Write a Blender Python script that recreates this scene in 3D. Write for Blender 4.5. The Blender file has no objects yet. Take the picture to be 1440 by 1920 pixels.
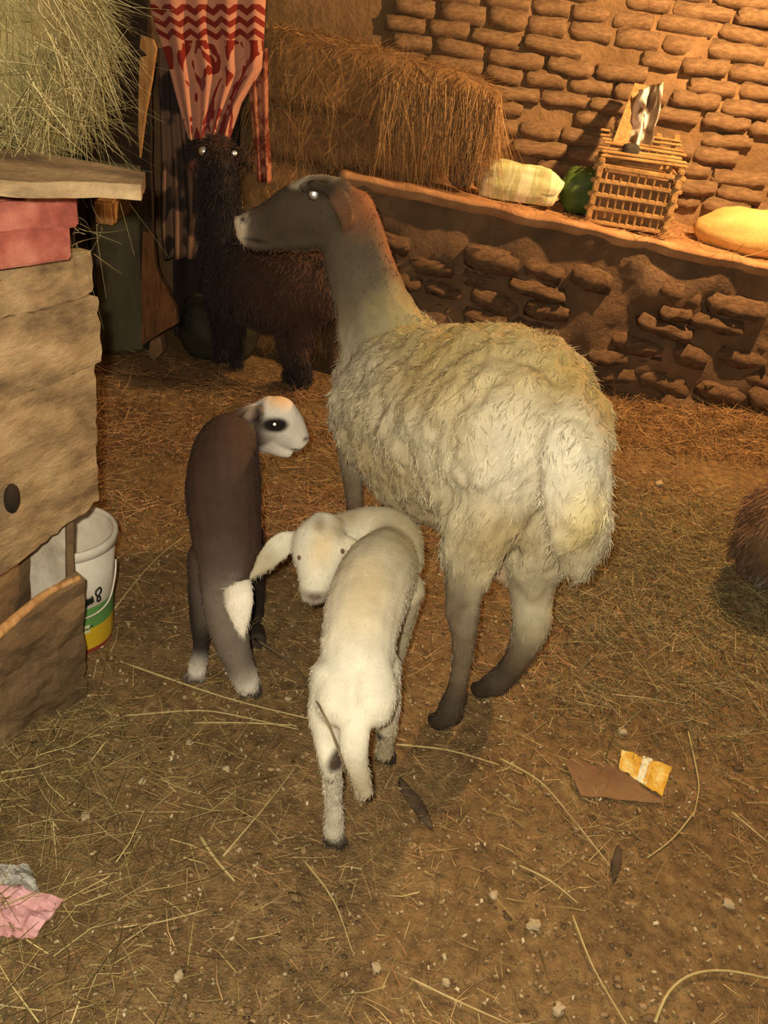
import bpy, bmesh, math, random
import numpy as np
from mathutils import Vector, Matrix, noise
from mathutils.bvhtree import BVHTree
random.seed(7); rng = np.random.default_rng(7)
S = bpy.context.scene
COL = S.collection

# ------------------------------------------------------------------ camera
CAM_H, PITCH, ROLL, FOC = 1.30, 30.0, 8.0, 1500.0
_P, _R = math.radians(PITCH), math.radians(ROLL)
FW = Vector((0, math.cos(_P), -math.sin(_P)))
_X = Vector((1, 0, 0)); _U = _X.cross(FW)
RT = _X*math.cos(_R) + _U*math.sin(_R)
UP = -_X*math.sin(_R) + _U*math.cos(_R)
CC = Vector((0, 0, CAM_H))
cd = bpy.data.cameras.new('camera'); cam = bpy.data.objects.new('camera', cd); COL.objects.link(cam)
cd.sensor_fit = 'VERTICAL'; cd.sensor_height = 36.0; cd.lens = 36.0*FOC/1920.0
cd.clip_start = 0.02
cam.matrix_world = Matrix(((RT.x, UP.x, -FW.x, CC.x), (RT.y, UP.y, -FW.y, CC.y), (RT.z, UP.z, -FW.z, CC.z), (0, 0, 0, 1)))
S.camera = cam

# ------------------------------------------------------------------ light and exposure
S.view_settings.view_transform = 'Standard'; S.view_settings.look = 'None'
S.view_settings.exposure = 0.0; S.view_settings.gamma = 1.0; S.view_settings.use_curve_mapping = False
w = bpy.data.worlds.new('world'); S.world = w; w.use_nodes = True
w.node_tree.nodes['Background'].inputs[0].default_value = (1.0, 0.72, 0.44, 1)
w.node_tree.nodes['Background'].inputs[1].default_value = 0.13
def lamp(name, loc, power, color, radius):
    l = bpy.data.lights.new(name, 'POINT'); l.energy = power; l.color = color; l.shadow_soft_size = radius
    o = bpy.data.objects.new(name, l); COL.objects.link(o); o.location = loc; return o
lamp('phone_flash', (-0.035, 0.0, 1.335), 112.0, (1.0, 0.92, 0.73), 0.012)
lamp('warm_bulb', (1.42, 3.02, 1.98), 245.0, (1.0, 0.60, 0.27), 0.03)

def ray(px, py): return FW + RT*((px-720)/FOC) - UP*((py-960)/FOC)
def at(px, py, Y):                       # a point of the place at depth Y
    d = ray(px, py); return CC + d*(Y/d.y)
def gp(px, py, z=0.0):                   # a point on a level surface
    d = ray(px, py); return CC + d*((z-CAM_H)/d.z)

# ------------------------------------------------------------------ helpers
def lin(c):
    return tuple(((v/12.92) if v <= 0.04045 else ((v+0.055)/1.055)**2.4) for v in c)
def rgb(r, g, b): return lin((r/255, g/255, b/255))
def tag(o, label=None, cat=None, group=None, kind=None):
    if label: o['label'] = label
    if cat: o['category'] = cat
    if group: o['group'] = group
    if kind: o['kind'] = kind
    return o
def empty(name, loc=(0, 0, 0)):
    o = bpy.data.objects.new(name, None); o.empty_display_size = 0.05; COL.objects.link(o); o.location = loc
    return o
def link(name, me, mat=None, parent=None):
    o = bpy.data.objects.new(name, me); COL.objects.link(o)
    if mat is not None and len(me.materials) == 0: me.materials.append(mat)
    if parent is not None:
        o.parent = parent
        if parent.parent is None: o.matrix_parent_inverse = parent.matrix_basis.inverted()   # parts are built in place
    return o
def mesh_np(name, V, F, smooth=True, col=None):
    me = bpy.data.meshes.new(name)
    V = np.asarray(V, dtype=np.float32); F = np.asarray(F, dtype=np.int32)
    n, k = F.shape
    me.vertices.add(len(V)); me.vertices.foreach_set('co', V.ravel())
    me.loops.add(n*k); me.loops.foreach_set('vertex_index', F.ravel())
    me.polygons.add(n); me.polygons.foreach_set('loop_start', np.arange(0, n*k, k, dtype=np.int32))
    me.polygons.foreach_set('loop_total', np.full(n, k, dtype=np.int32))
    me.polygons.foreach_set('use_smooth', np.full(n, smooth, dtype=bool))
    me.update(calc_edges=True)
    if col is not None: set_col(me, col)
    return me
def set_col(me, col):
    a = me.color_attributes.new('Col', 'FLOAT_COLOR', 'POINT')
    c = np.ones((len(me.vertices), 4), dtype=np.float32); c[:, :3] = col
    a.data.foreach_set('color', c.ravel())
def bm_mesh(name, bm, smooth=False):
    me = bpy.data.meshes.new(name); bm.normal_update(); bm.to_mesh(me); bm.free()
    if smooth:
        for p in me.polygons: p.use_smooth = True
    return me
def fbm(p, s, o=3): return noise.fractal(Vector(p)*s, 1.0, 2.0, o)

def mat(name, c1=None, c2=None, scale=8.0, rough=0.85, bump=0.0, bscale=40.0, attr=False, var=0.25, spec=0.25,
        metallic=0.0, c3=None, stretch=(1, 1, 1), rnd=False, detail=6.0, sheen=0.0, contrast=0.2, bdist=0.01):
    m = bpy.data.materials.new(name); m.use_nodes = True
    nt = m.node_tree; N = nt.nodes; L = nt.links
    b = N['Principled BSDF']; b.inputs['Roughness'].default_value = rough; b.inputs['Metallic'].default_value = metallic
    b.inputs['Specular IOR Level'].default_value = spec
    if sheen: b.inputs['Sheen Weight'].default_value = sheen
    tc = N.new('ShaderNodeTexCoord'); mp = N.new('ShaderNodeMapping'); mp.inputs['Scale'].default_value = stretch
    L.new(tc.outputs['Object'], mp.inputs['Vector'])
    if rnd:
        oi = N.new('ShaderNodeObjectInfo'); mu = N.new('ShaderNodeMath'); mu.operation = 'MULTIPLY'; mu.inputs[1].default_value = 37.0
        L.new(oi.outputs['Random'], mu.inputs[0]); L.new(mu.outputs[0], mp.inputs['Location'])
    nz = N.new('ShaderNodeTexNoise'); nz.inputs['Scale'].default_value = scale; nz.inputs['Detail'].default_value = detail
    nz.inputs['Roughness'].default_value = 0.6
    L.new(mp.outputs[0], nz.inputs['Vector'])
    if attr:
        vc = N.new('ShaderNodeAttribute'); vc.attribute_name = 'Col'
        ra = N.new('ShaderNodeMapRange'); ra.inputs[1].default_value = 0.25; ra.inputs[2].default_value = 0.75
        ra.inputs[3].default_value = 1-var; ra.inputs[4].default_value = 1+var
        L.new(nz.outputs['Fac'], ra.inputs[0])
        mx = N.new('ShaderNodeVectorMath'); mx.operation = 'SCALE'
        L.new(vc.outputs['Color'], mx.inputs[0]); L.new(ra.outputs[0], mx.inputs['Scale'])
        L.new(mx.outputs[0], b.inputs['Base Color'])
    else:
        cr = N.new('ShaderNodeValToRGB'); e = cr.color_ramp.elements
        e[0].position = 0.5-contrast; e[0].color = (*c1, 1); e[1].position = 0.5+contrast; e[1].color = (*(c2 or c1), 1)
        if c3:
            k = e.new(0.5); k.color = (*c3, 1)
        L.new(nz.outputs['Fac'], cr.inputs[0]); L.new(cr.outputs[0], b.inputs['Base Color'])
    if bump:
        n2 = N.new('ShaderNodeTexNoise'); n2.inputs['Scale'].default_value = bscale; n2.inputs['Detail'].default_value = 8
        n2.inputs['Roughness'].default_value = 0.65
        L.new(mp.outputs[0], n2.inputs['Vector'])
        bp = N.new('ShaderNodeBump'); bp.inputs['Strength'].default_value = bump; bp.inputs['Distance'].default_value = bdist
        L.new(n2.outputs['Fac'], bp.inputs['Height']); L.new(bp.outputs[0], b.inputs['Normal'])
    return m

M = {}
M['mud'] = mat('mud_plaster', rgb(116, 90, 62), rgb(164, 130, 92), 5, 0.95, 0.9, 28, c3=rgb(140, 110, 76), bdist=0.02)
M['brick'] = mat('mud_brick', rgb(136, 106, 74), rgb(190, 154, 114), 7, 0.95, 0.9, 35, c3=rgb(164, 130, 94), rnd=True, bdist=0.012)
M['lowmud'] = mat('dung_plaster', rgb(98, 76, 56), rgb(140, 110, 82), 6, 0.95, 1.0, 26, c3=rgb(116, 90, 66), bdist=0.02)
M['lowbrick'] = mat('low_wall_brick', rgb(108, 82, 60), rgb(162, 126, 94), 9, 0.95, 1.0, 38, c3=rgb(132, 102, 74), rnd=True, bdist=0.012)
M['strand'] = mat('straw_strand', attr=True, rough=0.7, var=0.15, scale=30, spec=0.3)
M['hair'] = mat('hair', attr=True, rough=0.75, var=0.12, scale=60, spec=0.25, sheen=0.1)
M['coat'] = mat('animal_coat', attr=True, rough=0.8, var=0.16, scale=22, bump=0.35, bscale=160, spec=0.2, bdist=0.004)
M['eye'] = mat('eyeball', (0.012, 0.008, 0.005), (0.02, 0.012, 0.008), 20, 0.12, spec=0.6)
M['eye_soft'] = mat('half_closed_eye', rgb(92, 72, 54), rgb(112, 90, 68), 20, .4)
M['shine'] = mat('eyeshine_silver', (0.95, 0.97, 0.95), (0.98, 0.99, 0.97), 20, 0.42, metallic=1.0)  # silver metal that gives the eyes their flash shine
M['wood'] = mat('weathered_wood', rgb(100, 80, 58), rgb(176, 150, 112), 9, 0.9, 0.9, 60, c3=rgb(146, 121, 87), stretch=(1.0, 1.0, 2.2), rnd=True, bdist=0.006, detail=10, contrast=.17)
M['wood_white'] = mat('whitewashed_wood', rgb(150, 136, 116), rgb(206, 196, 178), 6, 0.85, 0.5, 30, stretch=(3, 3, 1), c3=rgb(180, 168, 148))
M['wood_edge'] = mat('split_wood', rgb(150, 104, 60), rgb(206, 160, 104), 14, 0.9, 0.6, 50, stretch=(5, 5, 1), rnd=True)
M['wood_low'] = mat('mucky_wood', rgb(92, 72, 50), rgb(150, 122, 86), 6, 0.95, 0.9, 22, c3=rgb(118, 94, 66), bdist=0.012)
M['wood_dark'] = mat('dark_board', rgb(34, 27, 22), rgb(62, 50, 40), 5, 0.9, 0.6, 30, stretch=(4, 4, 0.6), rnd=True)
M['wood_grey'] = mat('grey_green_board', rgb(78, 72, 54), rgb(110, 102, 78), 4, 0.85, 0.4, 24, stretch=(3, 3, 0.6))
M['redbrick'] = mat('fired_red_brick', rgb(96, 46, 40), rgb(164, 102, 86), 16, 0.9, 0.8, 70, c3=rgb(140, 72, 60), rnd=True, bdist=.004)
M['rubber'] = mat('dark_rag', rgb(36, 34, 30), rgb(70, 64, 56), 12, 0.8, 0.6, 40)

# ------------------------------------------------------------------ ground shape
def gh(x, y):
    h = 0.010*noise.noise((x*2.3, y*2.3, 1.7)) + 0.006*noise.noise((x*7, y*7, 4.2)) + 0.003*noise.noise((x*21, y*21, 9.1))
    bank = max(0, min(1, (x-0.35)/0.5))*math.exp(-((y-3.33)/0.17)**2)*(0.075+0.02*math.sin(x*5))
    bank2 = 0.05*math.exp(-((y-2.95)/0.10)**2)*max(0, min(1, (-x-0.25)/0.2))
    return h + bank + bank2
def strands(roots, dirs, length, width, cols, droop=0.0, segs=3, jit=0.12, sides=3, curl=None):
    """thin three-sided straws / hairs, all numpy: returns V, F, vertex colours"""
    n = len(roots); roots = np.asarray(roots, float); d = np.asarray(dirs, float)
    d = d/np.maximum(1e-6, np.linalg.norm(d, axis=1))[:, None]
    length = np.broadcast_to(np.asarray(length, float), (n,)); width = np.broadcast_to(np.asarray(width, float), (n,))
    bend = rng.normal(0, jit, (n, 3))
    if curl is not None: bend = bend + curl
    pts = []
    for k in range(segs+1):
        t = k/segs
        p = roots + d*(length*t)[:, None] + bend*(length*t*t)[:, None]
        p[:, 2] -= droop*length*t*t
        pts.append(p)
    ref = rng.normal(0, 1, (n, 3)); a = np.cross(d, ref); a /= np.maximum(1e-6, np.linalg.norm(a, axis=1))[:, None]
    b = np.cross(d, a)
    V = np.zeros((n, segs+1, sides, 3))
    for k in range(segs+1):
        t = k/segs; wk = width*(1-0.75*t**1.5)*0.5
        for s in range(sides):
            th = 2*math.pi*s/sides
            V[:, k, s] = pts[k] + (a*math.cos(th)+b*math.sin(th))*wk[:, None]
    base = (np.arange(n)*(segs+1)*sides)[:, None]
    fl = []
    for k in range(segs):
        for s in range(sides):
            s2 = (s+1) % sides
            fl.append(np.stack([k*sides+s, k*sides+s2, (k+1)*sides+s2, (k+1)*sides+s] * 1))
    fl = np.array(fl)                                   # m x 4
    F = (base[:, None, :] + fl[None, :, :]).reshape(-1, 4)
    C = np.repeat(np.asarray(cols, float), (segs+1)*sides, axis=0)
    return V.reshape(-1, 3), F, C
def palette(n, cs, jit=0.15):
    cs = np.array(cs); i = rng.integers(0, len(cs), n)
    return np.clip(cs[i]*(1+rng.normal(0, jit, (n, 1))), 0, 1)

# ------------------------------------------------------------------ floor
def make_floor():
    xs = np.arange(-2.6, 2.81, 0.026); ys = np.arange(-0.5, 4.4, 0.026)
    nx, ny = len(xs), len(ys)
    V = np.array([(x, y, gh(x, y)) for y in ys for x in xs])
    i = np.arange(nx-1)[None, :] + (np.arange(ny-1)*nx)[:, None]; i = i.ravel()
    F = np.stack([i, i+1, i+1+nx, i+nx], 1)
    m = bpy.data.materials.new('trodden_dirt'); m.use_nodes = True
    nt = m.node_tree; N = nt.nodes; L = nt.links; b = N['Principled BSDF']
    b.inputs['Roughness'].default_value = 0.9; b.inputs['Specular IOR Level'].default_value = 0.25
    tc = N.new('ShaderNodeTexCoord')
    def nz(s, d=6, r=0.6):
        q = N.new('ShaderNodeTexNoise'); q.inputs['Scale'].default_value = s; q.inputs['Detail'].default_value = d; q.inputs['Roughness'].default_value = r
        L.new(tc.outputs['Object'], q.inputs['Vector']); return q
    a = nz(6, 12, 0.78); c = nz(34, 8, 0.75); f = nz(190, 3)
    r1 = N.new('ShaderNodeValToRGB'); e = r1.color_ramp.elements
    e[0].position = 0.3; e[0].color = (*rgb(104, 85, 57), 1); e[1].position = 0.7; e[1].color = (*rgb(164, 138, 94), 1)
    k = e.new(0.5); k.color = (*rgb(140, 112, 75), 1)
    L.new(a.outputs['Fac'], r1.inputs[0])
    r2 = N.new('ShaderNodeValToRGB'); e = r2.color_ramp.elements
    e[0].position = 0.34; e[0].color = (0.50, 0.48, 0.46, 1); e[1].position = 0.64; e[1].color = (1.38, 1.34, 1.24, 1)
    L.new(c.outputs['Fac'], r2.inputs[0])
    mx = N.new('ShaderNodeMix'); mx.data_type = 'RGBA'; mx.blend_type = 'MULTIPLY'; mx.inputs[0].default_value = 1.0
    L.new(r1.outputs[0], mx.inputs[6]); L.new(r2.outputs[0], mx.inputs[7])
    r3 = N.new('ShaderNodeValToRGB'); e = r3.color_ramp.elements
    e[0].position = 0.62; e[0].color = (0, 0, 0, 1); e[1].position = 0.70; e[1].color = (1, 1, 1, 1)
    L.new(f.outputs['Fac'], r3.inputs[0])
    m2 = N.new('ShaderNodeMix'); m2.data_type = 'RGBA'
    L.new(r3.outputs[0], m2.inputs[0]); L.new(mx.outputs[2], m2.inputs[6]); m2.inputs[7].default_value = (*rgb(176, 146, 100), 1)
    L.new(m2.outputs[2], b.inputs['Base Color'])
    ad = N.new('ShaderNodeMath'); ad.operation = 'ADD'
    L.new(c.outputs['Fac'], ad.inputs[0]); L.new(f.outputs['Fac'], ad.inputs[1])
    bp = N.new('ShaderNodeBump'); bp.inputs['Strength'].default_value = 0.9; bp.inputs['Distance'].default_value = 0.012
    L.new(ad.outputs[0], bp.inputs['Height']); L.new(bp.outputs[0], b.inputs['Normal'])
    o = link('floor', mesh_np('floor', V, F), m); tag(o, 'trodden brown dirt floor strewn with straw', kind='structure')
make_floor()

# ------------------------------------------------------------------ mud brick walls
WY, BY = 3.42, 4.12                      # face of the low wall, face of the back wall
def ztop(x): return 0.815 - 0.072*x
def brick_mesh(name, seed, mt, pw=7, ns=1.0):
    """a rounded mud brick of unit size: 4 x 2 x 2 grid, 80 triangles"""
    bm = bmesh.new(); r = random.Random(seed); nx, ny, nz = 4, 2, 2; vs = {}
    def v(i, j, k):
        if (i, j, k) not in vs:
            p = Vector((2*i/nx-1, 2*j/ny-1, 2*k/nz-1)); q = Vector((abs(p.x)**pw, abs(p.y)**pw, abs(p.z)**pw))
            l = (q.x+q.y+q.z)**(1/pw); mxx = max(abs(p.x), abs(p.y), abs(p.z))
            p = p*(mxx/l)**1.0
            p += Vector((r.uniform(-.06, .06), r.uniform(-.14, .14), r.uniform(-.15, .15)))*ns
            vs[(i, j, k)] = bm.verts.new(p*0.5)
        return vs[(i, j, k)]
    for i in range(nx):
        for j in range(ny):
            bm.faces.new((v(i, j, 0), v(i, j+1, 0), v(i+1, j+1, 0), v(i+1, j, 0)))
            bm.faces.new((v(i, j, nz), v(i+1, j, nz), v(i+1, j+1, nz), v(i, j+1, nz)))
    for i in range(nx):
        for k in range(nz):
            bm.faces.new((v(i, 0, k), v(i+1, 0, k), v(i+1, 0, k+1), v(i, 0, k+1)))
            bm.faces.new((v(i, ny, k), v(i, ny, k+1), v(i+1, ny, k+1), v(i+1, ny, k)))
    for j in range(ny):
        for k in range(nz):
            bm.faces.new((v(0, j, k), v(0, j, k+1), v(0, j+1, k+1), v(0, j+1, k)))
            bm.faces.new((v(nx, j, k), v(nx, j+1, k), v(nx, j+1, k+1), v(nx, j, k+1)))
    me = bm_mesh(name, bm, True); me.materials.append(mt); return me
def slab(name, xs, zs, yf, thick, mt, top=None, rough=0.006, seed=0.0):
    """wall sheet with an uneven face: grid in x,z facing -y, closed as a box"""
    bm = bmesh.new(); g = []
    for z in zs:
        row = []
        for x in xs:
            zz = z if top is None else z*top(x)
            n = fbm((x, zz, seed), 6, 4)*rough*2
            row.append(bm.verts.new((x, yf+n, zz)))
        g.append(row)
    for a in range(len(zs)-1):
        for c in range(len(xs)-1):
            bm.faces.new((g[a][c], g[a][c+1], g[a+1][c+1], g[a+1][c]))
    e = [ed for ed in bm.edges if ed.is_boundary]
    r = bmesh.ops.extrude_edge_only(bm, edges=e)
    nv = [q for q in r['geom'] if isinstance(q, bmesh.types.BMVert)]
    for q in nv: q.co.y = yf+thick
    be = [ed for ed in bm.edges if ed.is_boundary]
    bmesh.ops.holes_fill(bm, edges=be, sides=0)
    me = bm_mesh(name, bm, True); return me
wall_back = tag(link('wall_back', slab('wall_back', np.arange(-2.6, 2.81, 0.05), np.arange(0, 2.41, 0.05), BY, 0.12, M['mud'], rough=0.009), M['mud']),
                'mud brick back wall lit orange', kind='structure')
bk = [brick_mesh('brick_mesh', s, M['brick']) for s in range(7)]
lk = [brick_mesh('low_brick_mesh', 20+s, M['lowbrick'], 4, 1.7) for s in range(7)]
def lay(parent, meshes, x, y, z, lx, ly, lz, ang, tilt=0.0, nm='brick'):
    o = bpy.data.objects.new(nm, random.choice(meshes)); COL.objects.link(o); o.parent = parent
    o.location = (x, y, z); o.scale = (lx, ly, lz); o.rotation_euler = (tilt, ang, random.uniform(-.05, .05))
z = 0.80; row = 0
while z < 1.86:
    hgt = random.uniform(0.058, 0.078); x = -0.45 + random.uniform(0, 0.2)
    while x < 2.15:
        lx = random.uniform(0.17, 0.27)
        smooth = (0.25 < x < 1.05 and z > 1.38)                       # plastered over patch
        dep = random.uniform(-0.012, 0.010) if not smooth else random.uniform(-0.030, -0.018)
        if random.random() < 0.93:
            lay(wall_back, bk, x+lx/2, BY+0.022-dep, z+hgt/2+random.uniform(-.006, .006), lx*1.03, 0.13, hgt*1.14, random.uniform(-.05, .05))
        x += lx+random.uniform(0.0, 0.008)
    z += hgt+random.uniform(0.002, 0.008); row += 1
# low manger wall and the earth bench behind it
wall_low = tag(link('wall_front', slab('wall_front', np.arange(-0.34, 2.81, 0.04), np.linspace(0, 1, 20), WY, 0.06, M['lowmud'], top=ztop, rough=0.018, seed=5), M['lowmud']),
               'low mud brick manger wall in shade', kind='structure')
z = 0.05
while z < 0.60:
    hgt = random.uniform(0.055, 0.08); x = -0.3 + random.uniform(0, 0.1)
    while x < 2.3:
        lx = random.uniform(0.14, 0.27); dep = random.choice([-0.03, -0.02, -0.008, 0.004, 0.016, 0.03, 0.038])
        zz = z/0.76*ztop(x)
        if random.random() < 0.82:
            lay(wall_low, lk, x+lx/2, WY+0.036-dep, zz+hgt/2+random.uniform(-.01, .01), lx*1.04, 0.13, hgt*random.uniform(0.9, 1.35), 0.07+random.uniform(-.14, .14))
        x += lx+random.uniform(0.004, 0.03)
    z += hgt+random.uniform(0.006, 0.016)
def ledge():
    xs = np.arange(-0.36, 2.81, 0.03); ys = np.linspace(WY-0.035, BY+0.03, 30); V = []
    for j, y in enumerate(ys):
        for x in xs:
            e = -0.016 if j == 0 else 0.0
            V.append((x, y+0.012*noise.noise((x*6, y, 3)), ztop(x)+0.012+0.012*noise.noise((x*9, y*9, 2))+e))
    nx = len(xs); i = (np.arange(nx-1)[None, :]+(np.arange(len(ys)-1)*nx)[:, None]).ravel()
    F = np.stack([i, i+1, i+1+nx, i+nx], 1)
    bm = bmesh.new(); me = mesh_np('ledge', V, F); bm.from_mesh(me)
    r = bmesh.ops.extrude_edge_only(bm, edges=[e for e in bm.edges if e.is_boundary])
    for q in r['geom']:
        if isinstance(q, bmesh.types.BMVert): q.co.z -= 0.035; q.co.y += 0.03 if q.co.y < 3.6 else 0
    return bm_mesh('ledge', bm, True)
tag(link('ledge', ledge(), mat('ledge_mud', rgb(150, 106, 70), rgb(196, 150, 104), 8, 0.95, 0.7, 40, c3=rgb(172, 126, 86)), None), 'earth bench top behind the low mud wall', kind='structure')
# dark side wall far left
bm = bmesh.new(); bmesh.ops.create_cube(bm, size=1)
for q in bm.verts: q.co = Vector((q.co.x*0.1-2.2, q.co.y*4.9+1.9, q.co.z*2.4+1.2))
tag(link('wall_left', bm_mesh('wall_left', bm), M['mud']), 'mud wall at the left of the shed', kind='structure')

# ------------------------------------------------------------------ animals
def loft(bm, secs, up=Vector((0, 0, 1)), sub=5, ring=18, cap0=0.7, cap1=0.7):
    P = [Vector(s[0]) for s in secs]; n = len(P); out = []
    def cr(a, b, c, d, t):
        return 0.5*((2*b) + (c-a)*t + (2*a-5*b+4*c-d)*t*t + (3*b-a-3*c+d)*t*t*t)
    for i in range(n-1):
        a, b, c, d = P[max(i-1, 0)], P[i], P[i+1], P[min(i+2, n-1)]
        ia, ib, ic, idd = max(i-1, 0), i, i+1, min(i+2, n-1)
        for k in range(sub):
            t = k/sub
            out.append((cr(a, b, c, d, t), max(.002, cr(secs[ia][1], secs[ib][1], secs[ic][1], secs[idd][1], t)), max(.002, cr(secs[ia][2], secs[ib][2], secs[ic][2], secs[idd][2], t))))
    out.append((P[-1], secs[-1][1], secs[-1][2]))
    t0 = (out[0][0]-out[1][0]).normalized(); t1 = (out[-1][0]-out[-2][0]).normalized()
    pre, post = [], []
    for k in (3, 2, 1):
        a = k*math.pi/7; s = math.cos(a); f = math.sin(a)
        pre.append((out[0][0]+t0*out[0][1]*f*cap0, out[0][1]*s, out[0][2]*s))
        post.insert(0, (out[-1][0]+t1*out[-1][1]*f*cap1, out[-1][1]*s, out[-1][2]*s))
    full = pre+out+post; rings = []
    for i, (p, ra, rb) in enumerate(full):
        t = (full[min(i+1, len(full)-1)][0]-full[max(i-1, 0)][0]).normalized()
        side = t.cross(up)
        if side.length < 1e-3: side = t.cross(Vector((1, 0, 0)))
        side.normalize(); u = side.cross(t)
        rings.append([bm.verts.new(p+side*ra*math.cos(2*math.pi*k/ring)+u*rb*math.sin(2*math.pi*k/ring)) for k in range(ring)])
    for a, b in zip(rings[:-1], rings[1:]):
        for k in range(ring): bm.faces.new((a[k], a[(k+1) % ring], b[(k+1) % ring], b[k]))
    bm.faces.new(rings[0][::-1]); bm.faces.new(rings[-1])
    bmesh.ops.recalc_face_normals(bm, faces=bm.faces[:])
    return out
def organic(name, chains, voxel, smooth=6, lump=None, spots=(), power=6.0):
    """several lofted tubes fused into one continuous skin, coloured by the nearest section and by patches of coat colour and painted light"""
    bm = bmesh.new(); src = []
    for ch in chains:
        secs = ch['s']
        out = loft(bm, secs, ch.get('up', Vector((0, 0, 1))), cap0=ch.get('c0', .7), cap1=ch.get('c1', .7))
        nseg = len(secs)-1
        for i, (p, ra, rb) in enumerate(out):
            t = i/5.0; a = min(int(t), nseg); b = min(a+1, nseg); f = t-a
            c = Vector(secs[a][3]).lerp(Vector(secs[b][3]), f); src.append((p, (ra+rb)/2, c))
    me = bm_mesh('tmp', bm); o = bpy.data.objects.new('tmp', me); COL.objects.link(o)
    r = o.modifiers.new('r', 'REMESH'); r.mode = 'VOXEL'; r.voxel_size = voxel; r.adaptivity = 0.0
    s = o.modifiers.new('s', 'SMOOTH'); s.factor = 0.5; s.iterations = smooth
    dg = bpy.context.evaluated_depsgraph_get(); ev = o.evaluated_get(dg)
    nm = bpy.data.meshes.new_from_object(ev); nm.name = name
    bpy.data.objects.remove(o); bpy.data.meshes.remove(me)
    nv = len(nm.vertices); co = np.empty(nv*3, np.float32); nm.vertices.foreach_get('co', co); co = co.reshape(-1, 3).astype(float)
    no = np.empty(nv*3, np.float32); nm.vertices.foreach_get('normal', no); no = no.reshape(-1, 3)
    if lump:
        for i in range(nv):
            a = lump(Vector(co[i]))
            if a: co[i] += no[i]*a
        nm.vertices.foreach_set('co', co.astype(np.float32).ravel())
    nm.polygons.foreach_set('use_smooth', np.ones(len(nm.polygons), bool)); nm.update()
    sp = np.array([q[0] for q in src]); sr = np.array([q[1] for q in src]); sc = np.array([q[2] for q in src])
    def colour(pts):
        d = np.linalg.norm(pts[:, None, :]-sp[None], axis=2)/sr[None]
        wgt = 1.0/np.maximum(d, 0.05)**power; wgt /= wgt.sum(1, keepdims=True)
        c = wgt@sc
        for (cen, rad, col, soft, nsc) in spots:
            cen = np.array(cen); dd = np.linalg.norm((pts-cen)/np.array(rad), axis=1)
            nn = np.array([noise.noise(Vector(p)*nsc+Vector((3.1, 1.7, 0))) for p in pts])*0.35 if nsc else 0
            f = np.clip((1+soft-(dd+nn))/(2*soft), 0, 1)[:, None]
            c = c*(1-f)+np.array(col)*f
        return np.clip(c, 0, 1)
    set_col(nm, colour(co))
    return nm, colour
def sample(me, n):
    me.calc_loop_triangles(); nt = len(me.loop_triangles)
    tv = np.empty(nt*3, np.int32); me.loop_triangles.foreach_get('vertices', tv); tv = tv.reshape(-1, 3)
    co = np.empty(len(me.vertices)*3, np.float32); me.vertices.foreach_get('co', co); co = co.reshape(-1, 3)
    no = np.empty(len(me.vertices)*3, np.float32); me.vertices.foreach_get('normal', no); no = no.reshape(-1, 3)
    a, b, c = co[tv[:, 0]], co[tv[:, 1]], co[tv[:, 2]]
    ar = np.linalg.norm(np.cross(b-a, c-a), axis=1); i = rng.choice(nt, n, p=ar/ar.sum())
    u = rng.random((n, 1)); v = rng.random((n, 1)); s = np.sqrt(u)
    w0, w1, w2 = 1-s, s*(1-v), s*v
    p = a[i]*w0+b[i]*w1+c[i]*w2; q = no[tv[i, 0]]*w0+no[tv[i, 1]]*w1+no[tv[i, 2]]*w2
    q /= np.maximum(1e-6, np.linalg.norm(q, axis=1))[:, None]
    return p.astype(float), q.astype(float)
def fur(name, body, me, colour, n, length, width, comb, lift=0.35, bright=0.15, droop=0.2, segs=2, jit=0.15, maskf=None, sides=3, clump=0.0):
    p, q = sample(me, n); L = np.full(n, length)*rng.uniform(0.6, 1.3, n); W = np.full(n, width)*rng.uniform(0.7, 1.3, n)
    if maskf is not None:
        k = np.array([maskf(Vector(a)) for a in p]); keep = k > 0.05; p, q, L, W, k = p[keep], q[keep], L[keep], W[keep], k[keep]
        L = L*k; W = W*np.sqrt(k)
    cb = np.array(comb, float)
    if cb.ndim == 1: cb = np.broadcast_to(cb, p.shape).copy()
    cb = cb + np.array([noise.noise_vector(Vector(a)*14) for a in p])*0.9
    tan = cb-q*(cb*q).sum(1, keepdims=True); tan /= np.maximum(1e-6, np.linalg.norm(tan, axis=1))[:, None]
    d = tan*(1-lift)+q*lift
    c = np.clip(colour(p)*(1+rng.normal(0, bright, (len(p), 1))), 0, 1)
    if clump: c = np.clip(c*(1+clump*np.array([noise.noise(Vector((a[0]*30+a[2]*10, a[1]*30, a[2]*16)))+.6*noise.noise(Vector(a)*60) for a in p]))[:, None], 0, 1)
    V, F, C = strands(p-q*0.002, d, L, W, c, droop=droop, segs=segs, jit=jit, sides=sides)
    o = link(name, mesh_np(name, V, F, True, C), M['hair'], body); o['kind'] = 'stuff'
    return o
def ball(bm, c, r, nu=16, nv=10):
    m = bmesh.ops.create_uvsphere(bm, u_segments=nu, v_segments=nv, radius=r)
    for v in m['verts']: v.co += Vector(c)
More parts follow.
